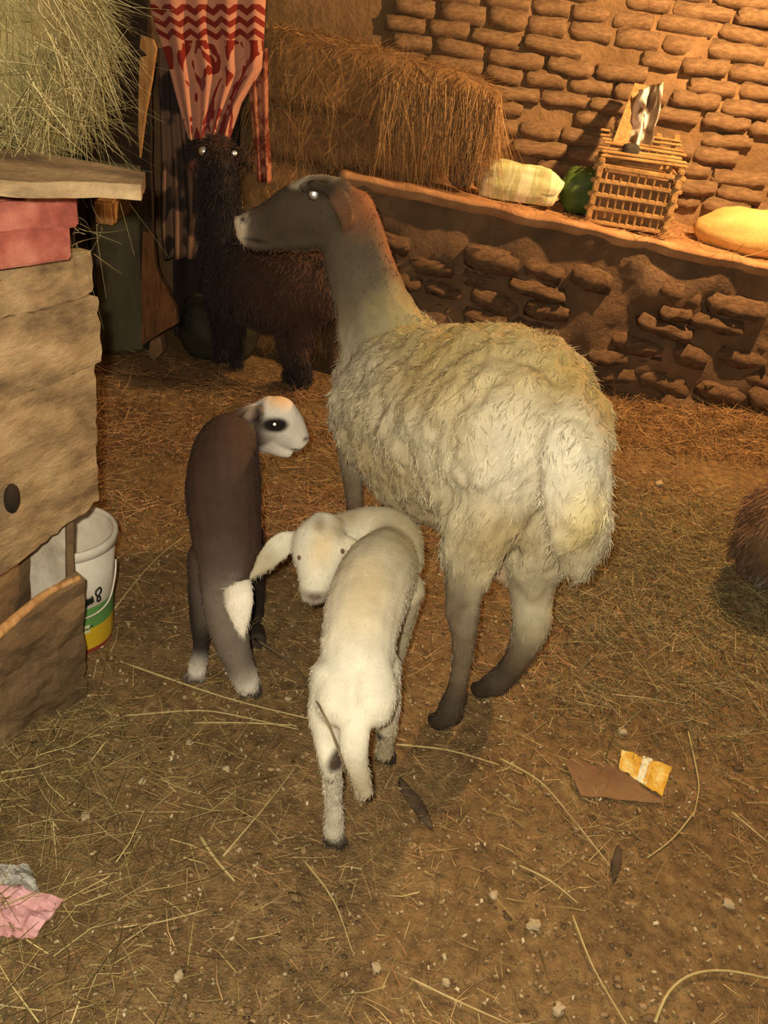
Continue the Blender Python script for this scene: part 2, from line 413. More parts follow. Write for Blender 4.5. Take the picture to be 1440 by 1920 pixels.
def add_eye(body, me, px=None, py=None, r=0.012, pup=0.55, org=None, dr=None, shine=True, sink=0.45, em='eye'):
    bvh = BVHTree.FromPolygons([v.co.copy() for v in me.vertices], [tuple(p.vertices) for p in me.polygons])
    if org is None: org = CC; dr = ray(px, py).normalized()
    hit, nrm, _, _ = bvh.ray_cast(Vector(org), Vector(dr).normalized())
    if hit is None: print('EYE MISS', body.name, px, py); return
    c = hit-nrm*r*sink
    bm = bmesh.new(); ball(bm, (0, 0, 0), r)
    e = link('eye', bm_mesh('eye', bm, True), M[em], body)
    e.matrix_parent_inverse = Matrix.Identity(4); e.location = c
    if shine:
        look = (CC-c).normalized(); look = (look*0.75+nrm*0.25).normalized()
        bm = bmesh.new(); ring0 = None; R = r*1.04; top = bm.verts.new((0, 0, R)); prev = None
        for k in range(1, 5):
            th = pup*k/4; rg = [bm.verts.new((R*math.sin(th)*math.cos(a*math.pi/8), R*math.sin(th)*math.sin(a*math.pi/8), R*math.cos(th))) for a in range(16)]
            for a in range(16):
                if prev is None: bm.faces.new((top, rg[a], rg[(a+1) % 16]))
                else: bm.faces.new((prev[a], rg[a], rg[(a+1) % 16], prev[(a+1) % 16]))
            prev = rg
        bm.faces.new(prev[::-1])
        q = bpy.data.objects.new('pupil', bm_mesh('pupil', bm, True)); COL.objects.link(q); q.data.materials.append(M['shine'])  # silver cap turned to the camera, made for the eyeshine
        q.parent = e; q.rotation_mode = 'QUATERNION'; q.rotation_quaternion = Vector((0, 0, 1)).rotation_difference(look)
    return hit
HO = rgb(58, 48, 38)
def toes(F, f, sc, col=HO):
    """cloven hoof: two claws side by side under a foot on the ground"""
    Z = Vector((0, 0, 1)); sd = f.cross(Z).normalized(); out = []
    for g in (-1, 1):
        out.append(dict(s=[(F+sd*g*.009*sc+Z*.042*sc-f*.004*sc, .011*sc, .013*sc, col), (F+sd*g*.0115*sc+Z*.017*sc+f*.008*sc, .0125*sc, .014*sc, col), (F+sd*g*.0115*sc+Z*.010*sc+f*.026*sc, .008*sc, .009*sc, col)], c1=.4))
    return out

# ---- the ewe
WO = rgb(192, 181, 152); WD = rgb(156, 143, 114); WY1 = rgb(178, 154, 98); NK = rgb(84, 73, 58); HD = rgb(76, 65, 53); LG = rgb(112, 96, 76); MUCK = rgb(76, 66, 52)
h = Vector((-0.53, 0.85, 0)).normalized()
ewe_ch = [
 dict(s=[(at(1062, 830, 1.40), .10, .13, WO), (at(1000, 815, 1.46), .182, .192, WO), (at(935, 800, 1.58), .215, .215, WO), (at(850, 795, 1.74), .222, .225, WO),
         (at(775, 775, 1.89), .205, .215, WO), (at(715, 735, 2.01), .155, .19, WO), (at(685, 715, 2.07), .10, .13, WO)]),
 # neck
 dict(s=[(at(745, 690, 2.00), .13, .15, rgb(168, 155, 124)), (at(718, 630, 2.02), .105, .125, rgb(112, 99, 76)), (at(696, 565, 2.04), .085, .098, NK), (at(674, 500, 2.05), .073, .088, NK), (at(660, 440, 2.06), .066, .080, NK), (at(646, 390, 2.06), .06, .072, HD)], up=Vector((1, 0, 0))),
 # head
 dict(s=[(at(645, 385, 2.06), .052, .062, HD), (at(612, 388, 2.06), .060, .076, HD), (at(582, 394, 2.07), .060, .078, HD), (at(546, 405, 2.08), .050, .068, HD), (at(510, 420, 2.10), .041, .056, HD), (at(478, 428, 2.11), .036, .048, HD), (at(462, 430, 2.115), .032, .040, rgb(176, 158, 132))], c1=0.5),
 # jaw
 dict(s=[(at(620, 420, 2.06), .045, .05, HD), (at(570, 440, 2.07), .035, .038, HD), (at(500, 450, 2.10), .026, .026, HD)]),
 # brow and lips
 dict(s=[(at(566, 352, 2.01), .012, .012, HD), (at(586, 346, 2.0), .014, .014, HD), (at(606, 352, 2.0), .012, .012, HD)]),
 dict(s=[(at(452, 412, 2.09), .018, .022, HD), (at(456, 444, 2.09), .020, .018, HD)]),
 dict(s=[(at(462, 458, 2.09), .014, .011, HD), (at(500, 462, 2.08), .016, .012, HD)]),
 # left hanging ear
 dict(s=[(at(618, 352, 2.00), .013, .016, rgb(92, 68, 50)), (at(632, 368, 1.985), .011, .027, rgb(104, 74, 52)), (at(644, 392, 1.98), .010, .026, rgb(112, 76, 52)), (at(648, 416, 1.985), .008, .017, rgb(108, 74, 50)), (at(646, 432, 1.99), .006, .007, rgb(100, 68, 46))], up=Vector((1, .2, 0))),
 dict(s=[(at(640, 355, 2.12), .014, .022, HD), (at(652, 368, 2.17), .011, .028, HD), (at(658, 395, 2.19), .008, .016, HD)], up=Vector((1, .2, 0))),
 # left hind
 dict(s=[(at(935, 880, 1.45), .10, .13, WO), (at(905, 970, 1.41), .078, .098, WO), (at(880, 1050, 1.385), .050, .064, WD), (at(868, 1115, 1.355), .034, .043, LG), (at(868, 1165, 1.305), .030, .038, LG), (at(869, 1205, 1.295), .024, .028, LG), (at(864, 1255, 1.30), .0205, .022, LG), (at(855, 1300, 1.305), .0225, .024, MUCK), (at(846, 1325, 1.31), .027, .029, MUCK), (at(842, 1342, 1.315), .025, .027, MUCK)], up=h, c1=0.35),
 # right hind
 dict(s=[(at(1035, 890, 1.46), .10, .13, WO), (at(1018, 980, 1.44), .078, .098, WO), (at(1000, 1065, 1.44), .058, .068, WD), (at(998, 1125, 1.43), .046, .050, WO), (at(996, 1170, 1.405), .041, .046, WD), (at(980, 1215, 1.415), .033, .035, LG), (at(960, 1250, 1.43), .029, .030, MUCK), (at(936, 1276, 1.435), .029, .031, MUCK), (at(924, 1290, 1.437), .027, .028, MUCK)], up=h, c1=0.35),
 # left fore
 dict(s=[(at(680, 760, 2.02), .08, .10, WO), (at(664, 840, 2.02), .050, .06, WD), (at(662, 900, 2.03), .030, .033, LG), (at(666, 950, 2.04), .026, .028, LG), (gp(668, 985)+Vector((0, 0, .03)), .026, .03, HO)], up=h, c1=0.4),
 # right fore
 dict(s=[(at(745, 760, 2.10), .07, .09, WO), (at(740, 850, 2.12), .042, .05, WD), (at(738, 900, 2.13), .028, .03, LG), (gp(738, 960)+Vector((0, 0, .03)), .026, .03, HO)], up=h, c1=0.4),
 # fat tail
 dict(s=[(at(1066, 800, 1.36), .07, .05, WO), (at(1080, 880, 1.31), .070, .058, WO), (at(1086, 950, 1.29), .062, .054, WO), (at(1088, 1010, 1.29), .054, .048, WD), (at(1082, 1052, 1.30), .034, .033, WD)], up=h),
 # udder
 dict(s=[(at(950, 1020, 1.50), .07, .06, rgb(196, 164, 128)), (at(935, 1060, 1.48), .05, .045, rgb(196, 164, 128))]),
 # belly sag
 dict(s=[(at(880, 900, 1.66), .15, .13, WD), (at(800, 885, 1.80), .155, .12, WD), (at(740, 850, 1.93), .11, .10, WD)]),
]
ewe_ch += toes(gp(836, 1372), h, 1.55)+toes(gp(914, 1312), h, 1.55)+toes(gp(668, 990), h, 1.4)+toes(gp(738, 965), h, 1.4)
fl = at(850, 795, 1.74)
HN0, HN1 = at(655, 470, 2.06), at(455, 430, 2.11)
def woolly(p):
    """0 on face and lower legs, 1 on the fleece"""
    a0, b0 = HN0, HN1; ab = b0-a0; t = max(0, min(1, (p-a0).dot(ab)/ab.length_squared)); d1 = (p-(a0+ab*t)).length
    k = max(0, min(1, (p.z-0.27)/0.16))
    a = max(0, min(1, (d1-0.11)/0.17))
    return k*a
def ewe_lump(p):
    k = woolly(p)
    return k*(0.012*noise.noise(p*9)+0.014*noise.noise(Vector((p.x*24, p.y*24, p.z*15)))+0.007*noise.noise(Vector((p.x*60, p.y*60, p.z*36)))) if k > 0 else 0.0006*noise.noise(p*60)
ewe_spots = [
 (at(905, 640, 1.62), (.22, .22, .14), WY1, 0.6, 9), (at(1090, 720, 1.45), (.12, .12, .16), WY1, 0.6, 12), (at(810, 620, 1.88), (.13, .13, .08), rgb(176, 160, 108), 0.6, 10),
 (at(705, 740, 1.9), (.12, .12, .08), rgb(190, 178, 152), 0.6, 14), (at(800, 870, 1.68), (.2, .2, .12), rgb(186, 166, 126), 0.6, 12), (at(1085, 970, 1.24), (.05, .05, .06), rgb(196, 176, 116), 0.5, 20),
 (at(940, 1010, 1.35), (.09, .09, .07), rgb(170, 152, 112), 0.6, 16), (at(1000, 880, 1.27), (.12, .1, .1), rgb(206, 197, 174), 0.6, 12),
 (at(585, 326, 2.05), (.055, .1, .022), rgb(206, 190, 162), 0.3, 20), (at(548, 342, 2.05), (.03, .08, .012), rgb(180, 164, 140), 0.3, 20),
 (at(450, 428, 2.09), (.022, .06, .06), rgb(190, 172, 146), 0.3, 25), (at(600, 345, 2.0), (.045, .06, .028), rgb(60, 50, 38), 0.4, 20), (at(478, 452, 2.06), (.028, .05, .005), rgb(40, 32, 26), .5, 0), (at(455, 412, 2.075), (.007, .05, .006), rgb(44, 34, 28), .5, 0),
 (at(725, 480, 2.08), (.055, .06, .16), rgb(150, 96, 58), 0.5, 14), (at(690, 380, 2.08), (.05, .08, .09), rgb(146, 92, 56), 0.5, 14)]  # orange bulb light on the back of the neck, put into the coat
def in_place(name, me, base, label, cat):
    root = empty(name, base); tag(root, label, cat)
    o = link('body', me, M['coat'], root)
    return root, o
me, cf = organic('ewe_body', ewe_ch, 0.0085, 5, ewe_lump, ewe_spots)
ewe, eb = in_place('sheep', me, Vector((0.1, 1.7, 0)), 'large cream woolly ewe with dark head standing behind the white lamb', 'sheep')
fur('fleece', eb, me, cf, 17000, 0.021, 0.0055, (-0.15, -0.35, -1.0), lift=0.03, bright=0.08, droop=0.0, segs=3, jit=0.22, clump=.35, maskf=woolly)
fur('wisps', eb, me, cf, 36000, 0.018, 0.0022, (-0.15, -0.35, -1.0), lift=0.10, bright=0.14, droop=0.1, segs=2, jit=0.40, clump=.35, maskf=woolly)
fur('short_hair', eb, me, cf, 12000, 0.014, 0.0026, (0.2, -0.1, -1.0), lift=0.3, bright=0.18, droop=0.1, maskf=lambda p: 1.0-0.9*woolly(p))
add_eye(eb, me, 587, 366, 0.0168, 0.85, sink=.5)
add_eye(eb, me, org=at(590, 366, 3.2), dr=(0, -1, 0), r=0.017, shine=False)

# ---- white lamb, seen from behind, head turned back to the left
LW = rgb(206, 198, 178); LC = rgb(178, 166, 138); PK = rgb(206, 176, 146)
h2 = Vector((0.12, 0.99, 0)).normalized()
wl = [
 dict(s=[(at(666, 1300, 1.0), .040, .045, LW), (at(668, 1262, 1.03), .062, .064, LW), (at(674, 1195, 1.085), .066, .066, LW), (at(688, 1130, 1.16), .072, .074, LW), (at(706, 1085, 1.24), .074, .080, LC), (at(724, 1058, 1.31), .066, .076, LC), (at(738, 1040, 1.36), .05, .06, LC)]),
 dict(s=[(at(738, 1050, 1.33), .060, .065, LC), (at(742, 1010, 1.38), .054, .052, LC), (at(715, 992, 1.41), .048, .048, LC), (at(672, 994, 1.41), .045, .046, LW), (at(635, 1005, 1.385), .044, .046, LW), (at(615, 1012, 1.36), .044, .045, LW)]),
 # head
 dict(s=[(at(612, 992, 1.37), .044, .042, LW), (at(604, 1014, 1.345), .058, .050, LW), (at(600, 1042, 1.32), .057, .047, LW), (at(595, 1075, 1.295), .042, .038, LW), (at(590, 1102, 1.28), .031, .030, LW), (at(588, 1118, 1.275), .025, .025, rgb(120, 104, 88))], up=Vector((0, -1, .4)), c1=.5),
 # ears
 dict(s=[(at(556, 1008, 1.35), .016, .013, LW), (at(530, 1020, 1.34), .026, .011, LW), (at(505, 1045, 1.33), .024, .009, LC), (at(484, 1068, 1.325), .013, .008, LC), (at(470, 1082, 1.32), .005, .006, LC)], up=Vector((0, -1, .3))),
 dict(s=[(at(650, 1015, 1.33), .014, .012, LW), (at(662, 1030, 1.325), .02, .009, LC), (at(668, 1055, 1.325), .010, .007, LC)], up=Vector((0, -1, .3))),
 # buttocks
 dict(s=[(at(648, 1225, 1.05), .034, .040, LW), (at(638, 1300, .985), .041, .045, LW), (at(641, 1332, .966), .037, .040, LW)], up=h2),
 dict(s=[(at(692, 1225, 1.05), .034, .040, LW), (at(698, 1300, .985), .041, .045, LW), (at(696, 1332, .966), .037, .040, LW)], up=h2),
 # left hind
 dict(s=[(at(624, 1260, 1.02), .036, .050, LW), (at(613, 1335, .985), .031, .042, LW), (at(616, 1388, .958), .023, .030, LW), (at(622, 1425, .938), .020, .026, LW), (at(624, 1455, .942), .0165, .020, LW), (at(625, 1495, .957), .0145, .016, LW), (at(626, 1535, .968), .0175, .019, LW), (at(626, 1558, .973), .0195, .021, LW)], up=h2, c1=.3),
 # right hind
 dict(s=[(at(712, 1255, 1.06), .036, .050, LW), (at(721, 1315, 1.09), .029, .038, LW), (at(725, 1355, 1.10), .022, .029, LC), (at(724, 1385, 1.125), .0165, .019, LC), (at(722, 1408, 1.15), .019, .021, LC)], up=h2, c1=.3),
 # forelegs
 dict(s=[(at(765, 1105, 1.31), .034, .045, LC), (at(750, 1190, 1.34), .022, .025, LC), (at(738, 1250, 1.36), .018, .019, LC), (Vector((0.06, 1.39, .025)), .022, .024, rgb(70, 60, 50))], up=h2, c1=.3),
 dict(s=[(at(690, 1110, 1.33), .034, .045, LC), (at(682, 1190, 1.36), .022, .025, LC), (at(678, 1250, 1.38), .018, .019, LC), (Vector((-0.03, 1.42, .025)), .022, .024, rgb(70, 60, 50))], up=h2, c1=.3),
 # tail
 dict(s=[(at(668, 1345, .945), .026, .022, LW), (at(664, 1400, .915), .024, .019, LW), (at(672, 1445, .908), .019, .016, LC), (at(685, 1485, .910), .014, .013, LC)], up=h2),
]
wl += toes(gp(626, 1594), h2, .92)+toes(gp(722, 1436), h2, .92)+toes(Vector((0.06, 1.39, 0)), h2, .9)+toes(Vector((-0.03, 1.42, 0)), h2, .9)
wl_spots = [(at(628, 1420, .935), (.014, .03, .016), rgb(66, 54, 44), .3, 30), (at(703, 1383, 1.08), (.016, .04, .016), rgb(50, 40, 34), .3, 30), (at(622, 1452, .935), (.007, .03, .010), rgb(90, 76, 62), .3, 30),
            (at(602, 1035, 1.27), (.02, .05, .03), rgb(196, 174, 134), .9, 20), (at(600, 985, 1.33), (.010, .03, .007), rgb(158, 140, 112), .7, 40),
            (at(588, 1120, 1.25), (.022, .05, .011), rgb(96, 76, 64), .5, 30), 
            (at(690, 1100, 1.12), (.05, .08, .07), rgb(190, 172, 136), .8, 18), (at(655, 970, 1.37), (.03, .06, .02), rgb(160, 142, 108), .8, 40), (at(770, 1000, 1.30), (.04, .06, .04), rgb(168, 152, 118), .8, 40)]
me, cf = organic('white_lamb_body', wl, 0.0050, 5, lambda p: 0.0018*noise.noise(p*30), wl_spots)
wlamb, wb = in_place('lamb', me, Vector((0.03, 1.15, 0)), 'white lamb seen from behind with its head turned back', 'lamb')
fur('hair', wb, me, cf, 20000, 0.012, 0.0014, (0.0, -0.7, -0.7), lift=0.13, bright=0.12, droop=0.1)
add_eye(wb, me, 560, 1046, 0.010, shine=False, sink=.85, em='eye_soft')
add_eye(wb, me, 643, 1034, 0.010, shine=False, sink=.85, em='eye_soft')

# ---- dark brown lamb, seen from behind, white face in profile
BR = rgb(66, 48, 39); BG = rgb(112, 101, 88); WF = rgb(226, 216, 200); BK = rgb(44, 34, 28)
h3 = Vector((-0.1, 0.99, 0)).normalized()
bl = [
 dict(s=[(at(428, 1075, 1.395), .056, .062, BR), (at(427, 1030, 1.43), .073, .075, BR), (at(422, 960, 1.49), .079, .080, BR), (at(420, 895, 1.56), .082, .088, BR), (at(424, 845, 1.64), .074, .082, BR), (at(436, 815, 1.71), .056, .06, BR)]),
 dict(s=[(at(432, 850, 1.66), .06, .07, BR), (at(450, 815, 1.71), .050, .058, BR), (at(470, 800, 1.74), .043, .055, BR), (at(492, 795, 1.755), .042, .055, BK)]),
 # head in profile facing right
 dict(s=[(at(496, 774, 1.76), .040, .046, WF), (at(508, 781, 1.76), .046, .058, WF), (at(522, 790, 1.765), .044, .060, WF), (at(539, 804, 1.77), .036, .050, WF), (at(554, 819, 1.775), .029, .037, WF), (at(566, 830, 1.78), .024, .027, WF)], c1=.35),
 dict(s=[(at(502, 826, 1.76), .030, .034, WF), (at(522, 840, 1.77), .022, .022, WF), (at(543, 849, 1.775), .016, .014, WF)], c1=.5),
 # ears
 dict(s=[(at(488, 768, 1.715), .012, .010, rgb(170, 150, 128)), (at(472, 775, 1.70), .018, .009, rgb(150, 128, 106)), (at(460, 786, 1.695), .008, .007, rgb(150, 128, 106))], up=Vector((0, -1, .3))),
 dict(s=[(at(498, 762, 1.81), .012, .010, BK), (at(484, 765, 1.84), .018, .009, BK), (at(474, 775, 1.85), .008, .007, BK)], up=Vector((0, -1, .3))),
 dict(s=[(at(392, 850, 1.60), .030, .035, BR), (at(378, 900, 1.58), .036, .045, BR), (at(372, 960, 1.58), .028, .035, BR)], up=h3),
 dict(s=[(at(458, 850, 1.62), .028, .032, BR), (at(464, 900, 1.60), .034, .045, BR)], up=h3),
 # left hind (dark)
 dict(s=[(at(388, 1040, 1.44), .042, .055, BR), (at(380, 1120, 1.40), .031, .037, BK), (at(378, 1170, 1.365), .024, .027, BK), (at(376, 1212, 1.355), .0165, .018, BK), (at(371, 1246, 1.357), .020, .021, WF), (at(369, 1258, 1.357), .019, .020, WF)], up=h3, c1=.3),
 # right hind, greyer, bent
 dict(s=[(at(418, 1040, 1.42), .052, .060, BG), (at(420, 1100, 1.375), .050, .050, BG), (at(425, 1160, 1.34), .044, .044, BG), (at(437, 1210, 1.315), .037, .037, BG), (at(449, 1245, 1.305), .031, .032, BG), (at(461, 1274, 1.307), .029, .030, WF), (at(465, 1286, 1.308), .025, .026, WF)], up=h3, c1=.3),
 # forelegs
 dict(s=[(at(470, 1000, 1.58), .030, .04, BK), (at(480, 1090, 1.60), .022, .024, BK), (at(482, 1160, 1.62), .018, .019, BK), (gp(482, 1215)+Vector((0, 0, .02)), .021, .022, HO)], up=h3, c1=.3),
 dict(s=[(at(385, 960, 1.62), .032, .04, BK), (at(388, 1060, 1.66), .022, .024, BK), (gp(392, 1160)+Vector((0, 0, .02)), .021, .022, HO)], up=h3, c1=.3),
 # tail: flat, white
 dict(s=[(at(444, 1099, 1.325), .036, .015, rgb(228, 218, 198)), (at(448, 1128, 1.295), .033, .013, rgb(228, 218, 198)), (at(451, 1160, 1.28), .022, .011, rgb(228, 218, 198)), (at(454, 1188, 1.275), .009, .008, rgb(228, 218, 198))], up=h3, c0=.12),
]
bl += toes(gp(366, 1284), h3, .95)+toes(gp(468, 1312), h3, 1.1)
bl_spots = [(at(517, 797, 1.72), (.034, .04, .019), rgb(34, 26, 22), .25, 20), (at(535, 745, 1.74), (.045, .06, .024), rgb(222, 176, 120), .6, 14), (at(485, 775, 1.72), (.012, .03, .03), BK, .4, 20),  # the orange patch on the head top is bulb light painted in
            (at(556, 846, 1.75), (.014, .05, .004), rgb(70, 58, 50), .6, 0), (at(573, 824, 1.76), (.006, .04, .005), rgb(110, 92, 84), .6, 0)]
me, cf = organic('brown_lamb_body', bl, 0.0052, 5, lambda p: 0.0018*noise.noise(p*30), bl_spots)
BHD = at(535, 800, 1.77)
blamb, bb = in_place('lamb', me, Vector((-0.36, 1.5, 0)), 'dark brown lamb with a white face and black eye patch', 'lamb')
fur('hair', bb, me, cf, 18000, 0.013, 0.0015, (0.0, -0.6, -0.8), lift=0.13, bright=0.16, droop=0.1, maskf=lambda p: .6 if (p-BHD).length < .085 else 1.0)
add_eye(bb, me, 515, 797, 0.011, 0.42, sink=.5)
add_eye(bb, me, org=at(518, 797, 2.6), dr=(0, -1, 0), r=0.011, shine=False)

# ---- dark sheep at the back
DB = rgb(70, 48, 36); DK = rgb(40, 32, 29)
h4 = Vector((-0.75, 0.6, 0)).normalized()
ds = [
 dict(s=[(at(602, 545, 3.03), .10, .12, DB), (at(570, 540, 3.06), .15, .165, DB), (at(520, 535, 3.12), .165, .18, DB), (at(465, 520, 3.20), .16, .18, DK), (at(425, 500, 3.26), .13, .165, DK), (at(402, 490, 3.28), .08, .10, DK)]),
 dict(s=[(at(425, 490, 3.24), .11, .12, DK), (at(418, 430, 3.22), .085, .09, DK), (at(412, 370, 3.21), .070, .078, DK), (at(408, 310, 3.21), .064, .07, DK)], up=Vector((0, 1, 0))),
 dict(s=[(at(408, 282, 3.24), .055, .052, DB), (at(408, 292, 3.18), .066, .066, DB), (at(411, 315, 3.12), .056, .056, DK), (at(414, 345, 3.07), .043, .044, DK), (at(416, 368, 3.04), .036, .036, DK)], c1=.6),
 dict(s=[(at(378, 282, 3.17), .018, .014, DK), (at(364, 294, 3.16), .028, .011, DK), (at(356, 312, 3.155), .014, .009, DK)], up=Vector((0, -1, .2))),
 dict(s=[(at(438, 282, 3.17), .018, .014, DB), (at(456, 292, 3.16), .028, .011, DB), (at(470, 312, 3.155), .014, .009, DK)], up=Vector((0, -1, .2))),
 dict(s=[(at(570, 590, 3.05), .07, .09, DB), (at(562, 650, 3.03), .045, .05, DB), (at(566, 690, 2.99), .03, .032, DK), (gp(568, 728)+Vector((0, 0, .03)), .028, .03, DK)], up=h4, c1=.4),
 dict(s=[(at(540, 590, 3.10), .06, .08, DB), (at(540, 650, 3.09), .04, .045, DB), (at(545, 690, 3.06), .028, .03, DK), (gp(546, 722)+Vector((0, 0, .03)), .028, .03, DK)], up=h4, c1=.4),
 dict(s=[(at(440, 560, 3.22), .06, .07, DK), (at(440, 640, 3.22), .033, .035, DK), (gp(442, 694)+Vector((0, 0, .03)), .028, .03, DK)], up=h4, c1=.4),
 dict(s=[(at(412, 560, 3.30), .06, .07, DK), (at(412, 630, 3.32), .033, .035, DK), (gp(412, 684)+Vector((0, 0, .03)), .028, .03, DK)], up=h4, c1=.4),
]
me, cf = organic('dark_sheep_body', ds, 0.010, 4, lambda p: 0.005*noise.noise(p*14), [(at(452, 310, 3.05), (.03, .08, .04), rgb(120, 68, 44), .5, 12), (at(360, 318, 3.12), (.02, .06, .035), rgb(150, 84, 72), .4, 12)])  # brown patch beside the face is painted light, pink one the inner ear
dsheep, db = in_place('sheep', me, Vector((-0.6, 3.1, 0)), 'dark brown sheep facing the camera beneath the hanging red blanket', 'sheep')
fur('fleece', db, me, cf, 9000, 0.024, 0.005, (0, -0.3, -1), lift=.4, bright=.2)
add_eye(db, me, 378, 283, 0.024, 0.8)
add_eye(db, me, 440, 287, 0.020, 0.55)

# ---- brown sheep lying at the right edge
RS = rgb(128, 92, 62); RD = rgb(92, 74, 56)
rs = [
 dict(s=[(Vector((1.13, 2.06, .15)), .10, .10, RD), (Vector((1.22, 2.12, .19)), .165, .17, RS), (Vector((1.40, 2.22, .20)), .19, .19, RS), (Vector((1.62, 2.32, .20)), .18, .19, RS), (Vector((1.78, 2.40, .22)), .13, .15, RS)]),
 dict(s=[(Vector((1.76, 2.38, .27)), .09, .10, RS), (Vector((1.88, 2.42, .42)), .065, .075, RS), (Vector((1.92, 2.43, .52)), .06, .06, RD)]),
 dict(s=[(Vector((1.90, 2.43, .54)), .05, .055, RD), (Vector((1.97, 2.40, .53)), .052, .058, RD), (Vector((2.08, 2.36, .47)), .035, .04, RD)]),
 dict(s=[(Vector((1.22, 2.0, .10)), .06, .07, RD), (Vector((1.40, 1.98, .05)), .035, .04, RD), (Vector((1.52, 2.0, .035)), .028, .03, RD)]),
 dict(s=[(Vector((1.70, 2.25, .10)), .05, .06, RD), (Vector((1.80, 2.18, .04)), .033, .035, RD), (Vector((1.68, 2.14, .03)), .028, .028, RD)]),
]
me, cf = organic('lying_sheep_body', rs, 0.011, 4, lambda p: 0.008*noise.noise(p*13), [(Vector((1.12, 1.96, .06)), (.05, .08, .04), rgb(150, 150, 136), .5, 15)])
rsheep, rb_ = in_place('sheep', me, Vector((1.5, 2.2, 0)), 'brown sheep lying on straw, cut off by the right edge', 'sheep')
fur('fleece', rb_, me, cf, 6500, 0.028, 0.0065, (0, -0.3, -1), lift=.4, bright=.2)
#PART2
# ------------------------------------------------------------------ boards and other built things
def quad_board(name, tl, tr, br, bl, thick, mt, parent=None, nu=14, nv=10, rough=0.004, seed=0.0, ragged=0.0, fsc=14):
    """a slab from four corners of its front face, uneven surface and ragged outline"""
    tl, tr, br, bl = map(Vector, (tl, tr, br, bl))
    n = (tr-tl).cross(bl-tl).normalized()                 # away from the viewer
    if n.dot((tl+br)/2-CC) < 0: n = -n
    bm = bmesh.new(); g = []
    for j in range(nv+1):
        row = []
        for i in range(nu+1):
            u, v = i/nu, j/nv
            p = tl.lerp(tr, u).lerp(bl.lerp(br, u), v)
            if ragged:
                e = ragged*fbm((p.x+seed, p.y, p.z), 70, 3)
                if i == nu: p += (tr-tl).normalized()*e
                if j == nv: p += (bl-tl).normalized()*e
                if j == 0: p -= (bl-tl).normalized()*e
            p += n*rough*2*fbm((p.x+seed, p.y, p.z), fsc, 3)
            row.append(bm.verts.new(p))
        g.append(row)
    for j in range(nv):
        for i in range(nu): bm.faces.new((g[j][i], g[j][i+1], g[j+1][i+1], g[j+1][i]))
    r = bmesh.ops.extrude_face_region(bm, geom=bm.faces[:])
    for q in r['geom']:
        if isinstance(q, bmesh.types.BMVert): q.co += n*thick
    bmesh.ops.recalc_face_normals(bm, faces=bm.faces[:])
    return link(name, bm_mesh(name, bm, False), mt, parent)
def rough_box(name, c, size, rz=0.0, mt=None, parent=None, seed=0, rough=0.003, bev=0.006, cuts=4, rx=0, ry=0):
    bm = bmesh.new(); bmesh.ops.create_cube(bm, size=1)
    bmesh.ops.scale(bm, vec=size, verts=bm.verts)
    bmesh.ops.bevel(bm, geom=bm.edges[:], offset=bev, segments=2, affect='EDGES')
    bmesh.ops.subdivide_edges(bm, edges=[e for e in bm.edges if e.calc_length() > 0.03], cuts=cuts, use_grid_fill=True)
    R = Matrix.Translation(c) @ Matrix.Rotation(rz, 4, 'Z') @ Matrix.Rotation(ry, 4, 'Y') @ Matrix.Rotation(rx, 4, 'X')
    for v in bm.verts:
        v.co += Vector(noise.noise_vector(v.co*30+Vector((seed*7.1, 0, 0))))*rough
    bmesh.ops.transform(bm, matrix=R, verts=bm.verts)
    return link(name, bm_mesh(name, bm, False), mt, parent)
def tube(name, pts, r, mt, parent=None, sides=6, r1=None, flat=1.0):
    pts = [Vector(p) for p in pts]; bm = bmesh.new(); rings = []; n = len(pts)
    # smooth the path
    sm = []
    for i in range(n-1):
        a, b, c, d = pts[max(i-1, 0)], pts[i], pts[i+1], pts[min(i+2, n-1)]
        for k in range(4):
            t = k/4; sm.append(0.5*((2*b)+(c-a)*t+(2*a-5*b+4*c-d)*t*t+(3*b-a-3*c+d)*t**3))
    sm.append(pts[-1]); m = len(sm); r1 = r if r1 is None else r1
    for i, p in enumerate(sm):
        t = (sm[min(i+1, m-1)]-sm[max(i-1, 0)]).normalized(); s = t.cross(Vector((0, 0, 1)))
        if s.length < 1e-3: s = t.cross(Vector((1, 0, 0)))
        s.normalize(); u = s.cross(t); rr = r+(r1-r)*i/(m-1)
        rings.append([bm.verts.new(p+s*rr*math.cos(2*math.pi*k/sides)+u*rr*flat*math.sin(2*math.pi*k/sides)) for k in range(sides)])
    for a, b in zip(rings[:-1], rings[1:]):
        for k in range(sides): bm.faces.new((a[k], a[(k+1) % sides], b[(k+1) % sides], b[k]))
    bm.faces.new(rings[0][::-1]); bm.faces.new(rings[-1]); bmesh.ops.recalc_face_normals(bm, faces=bm.faces[:])
    return link(name, bm_mesh(name, bm, True), mt, parent)
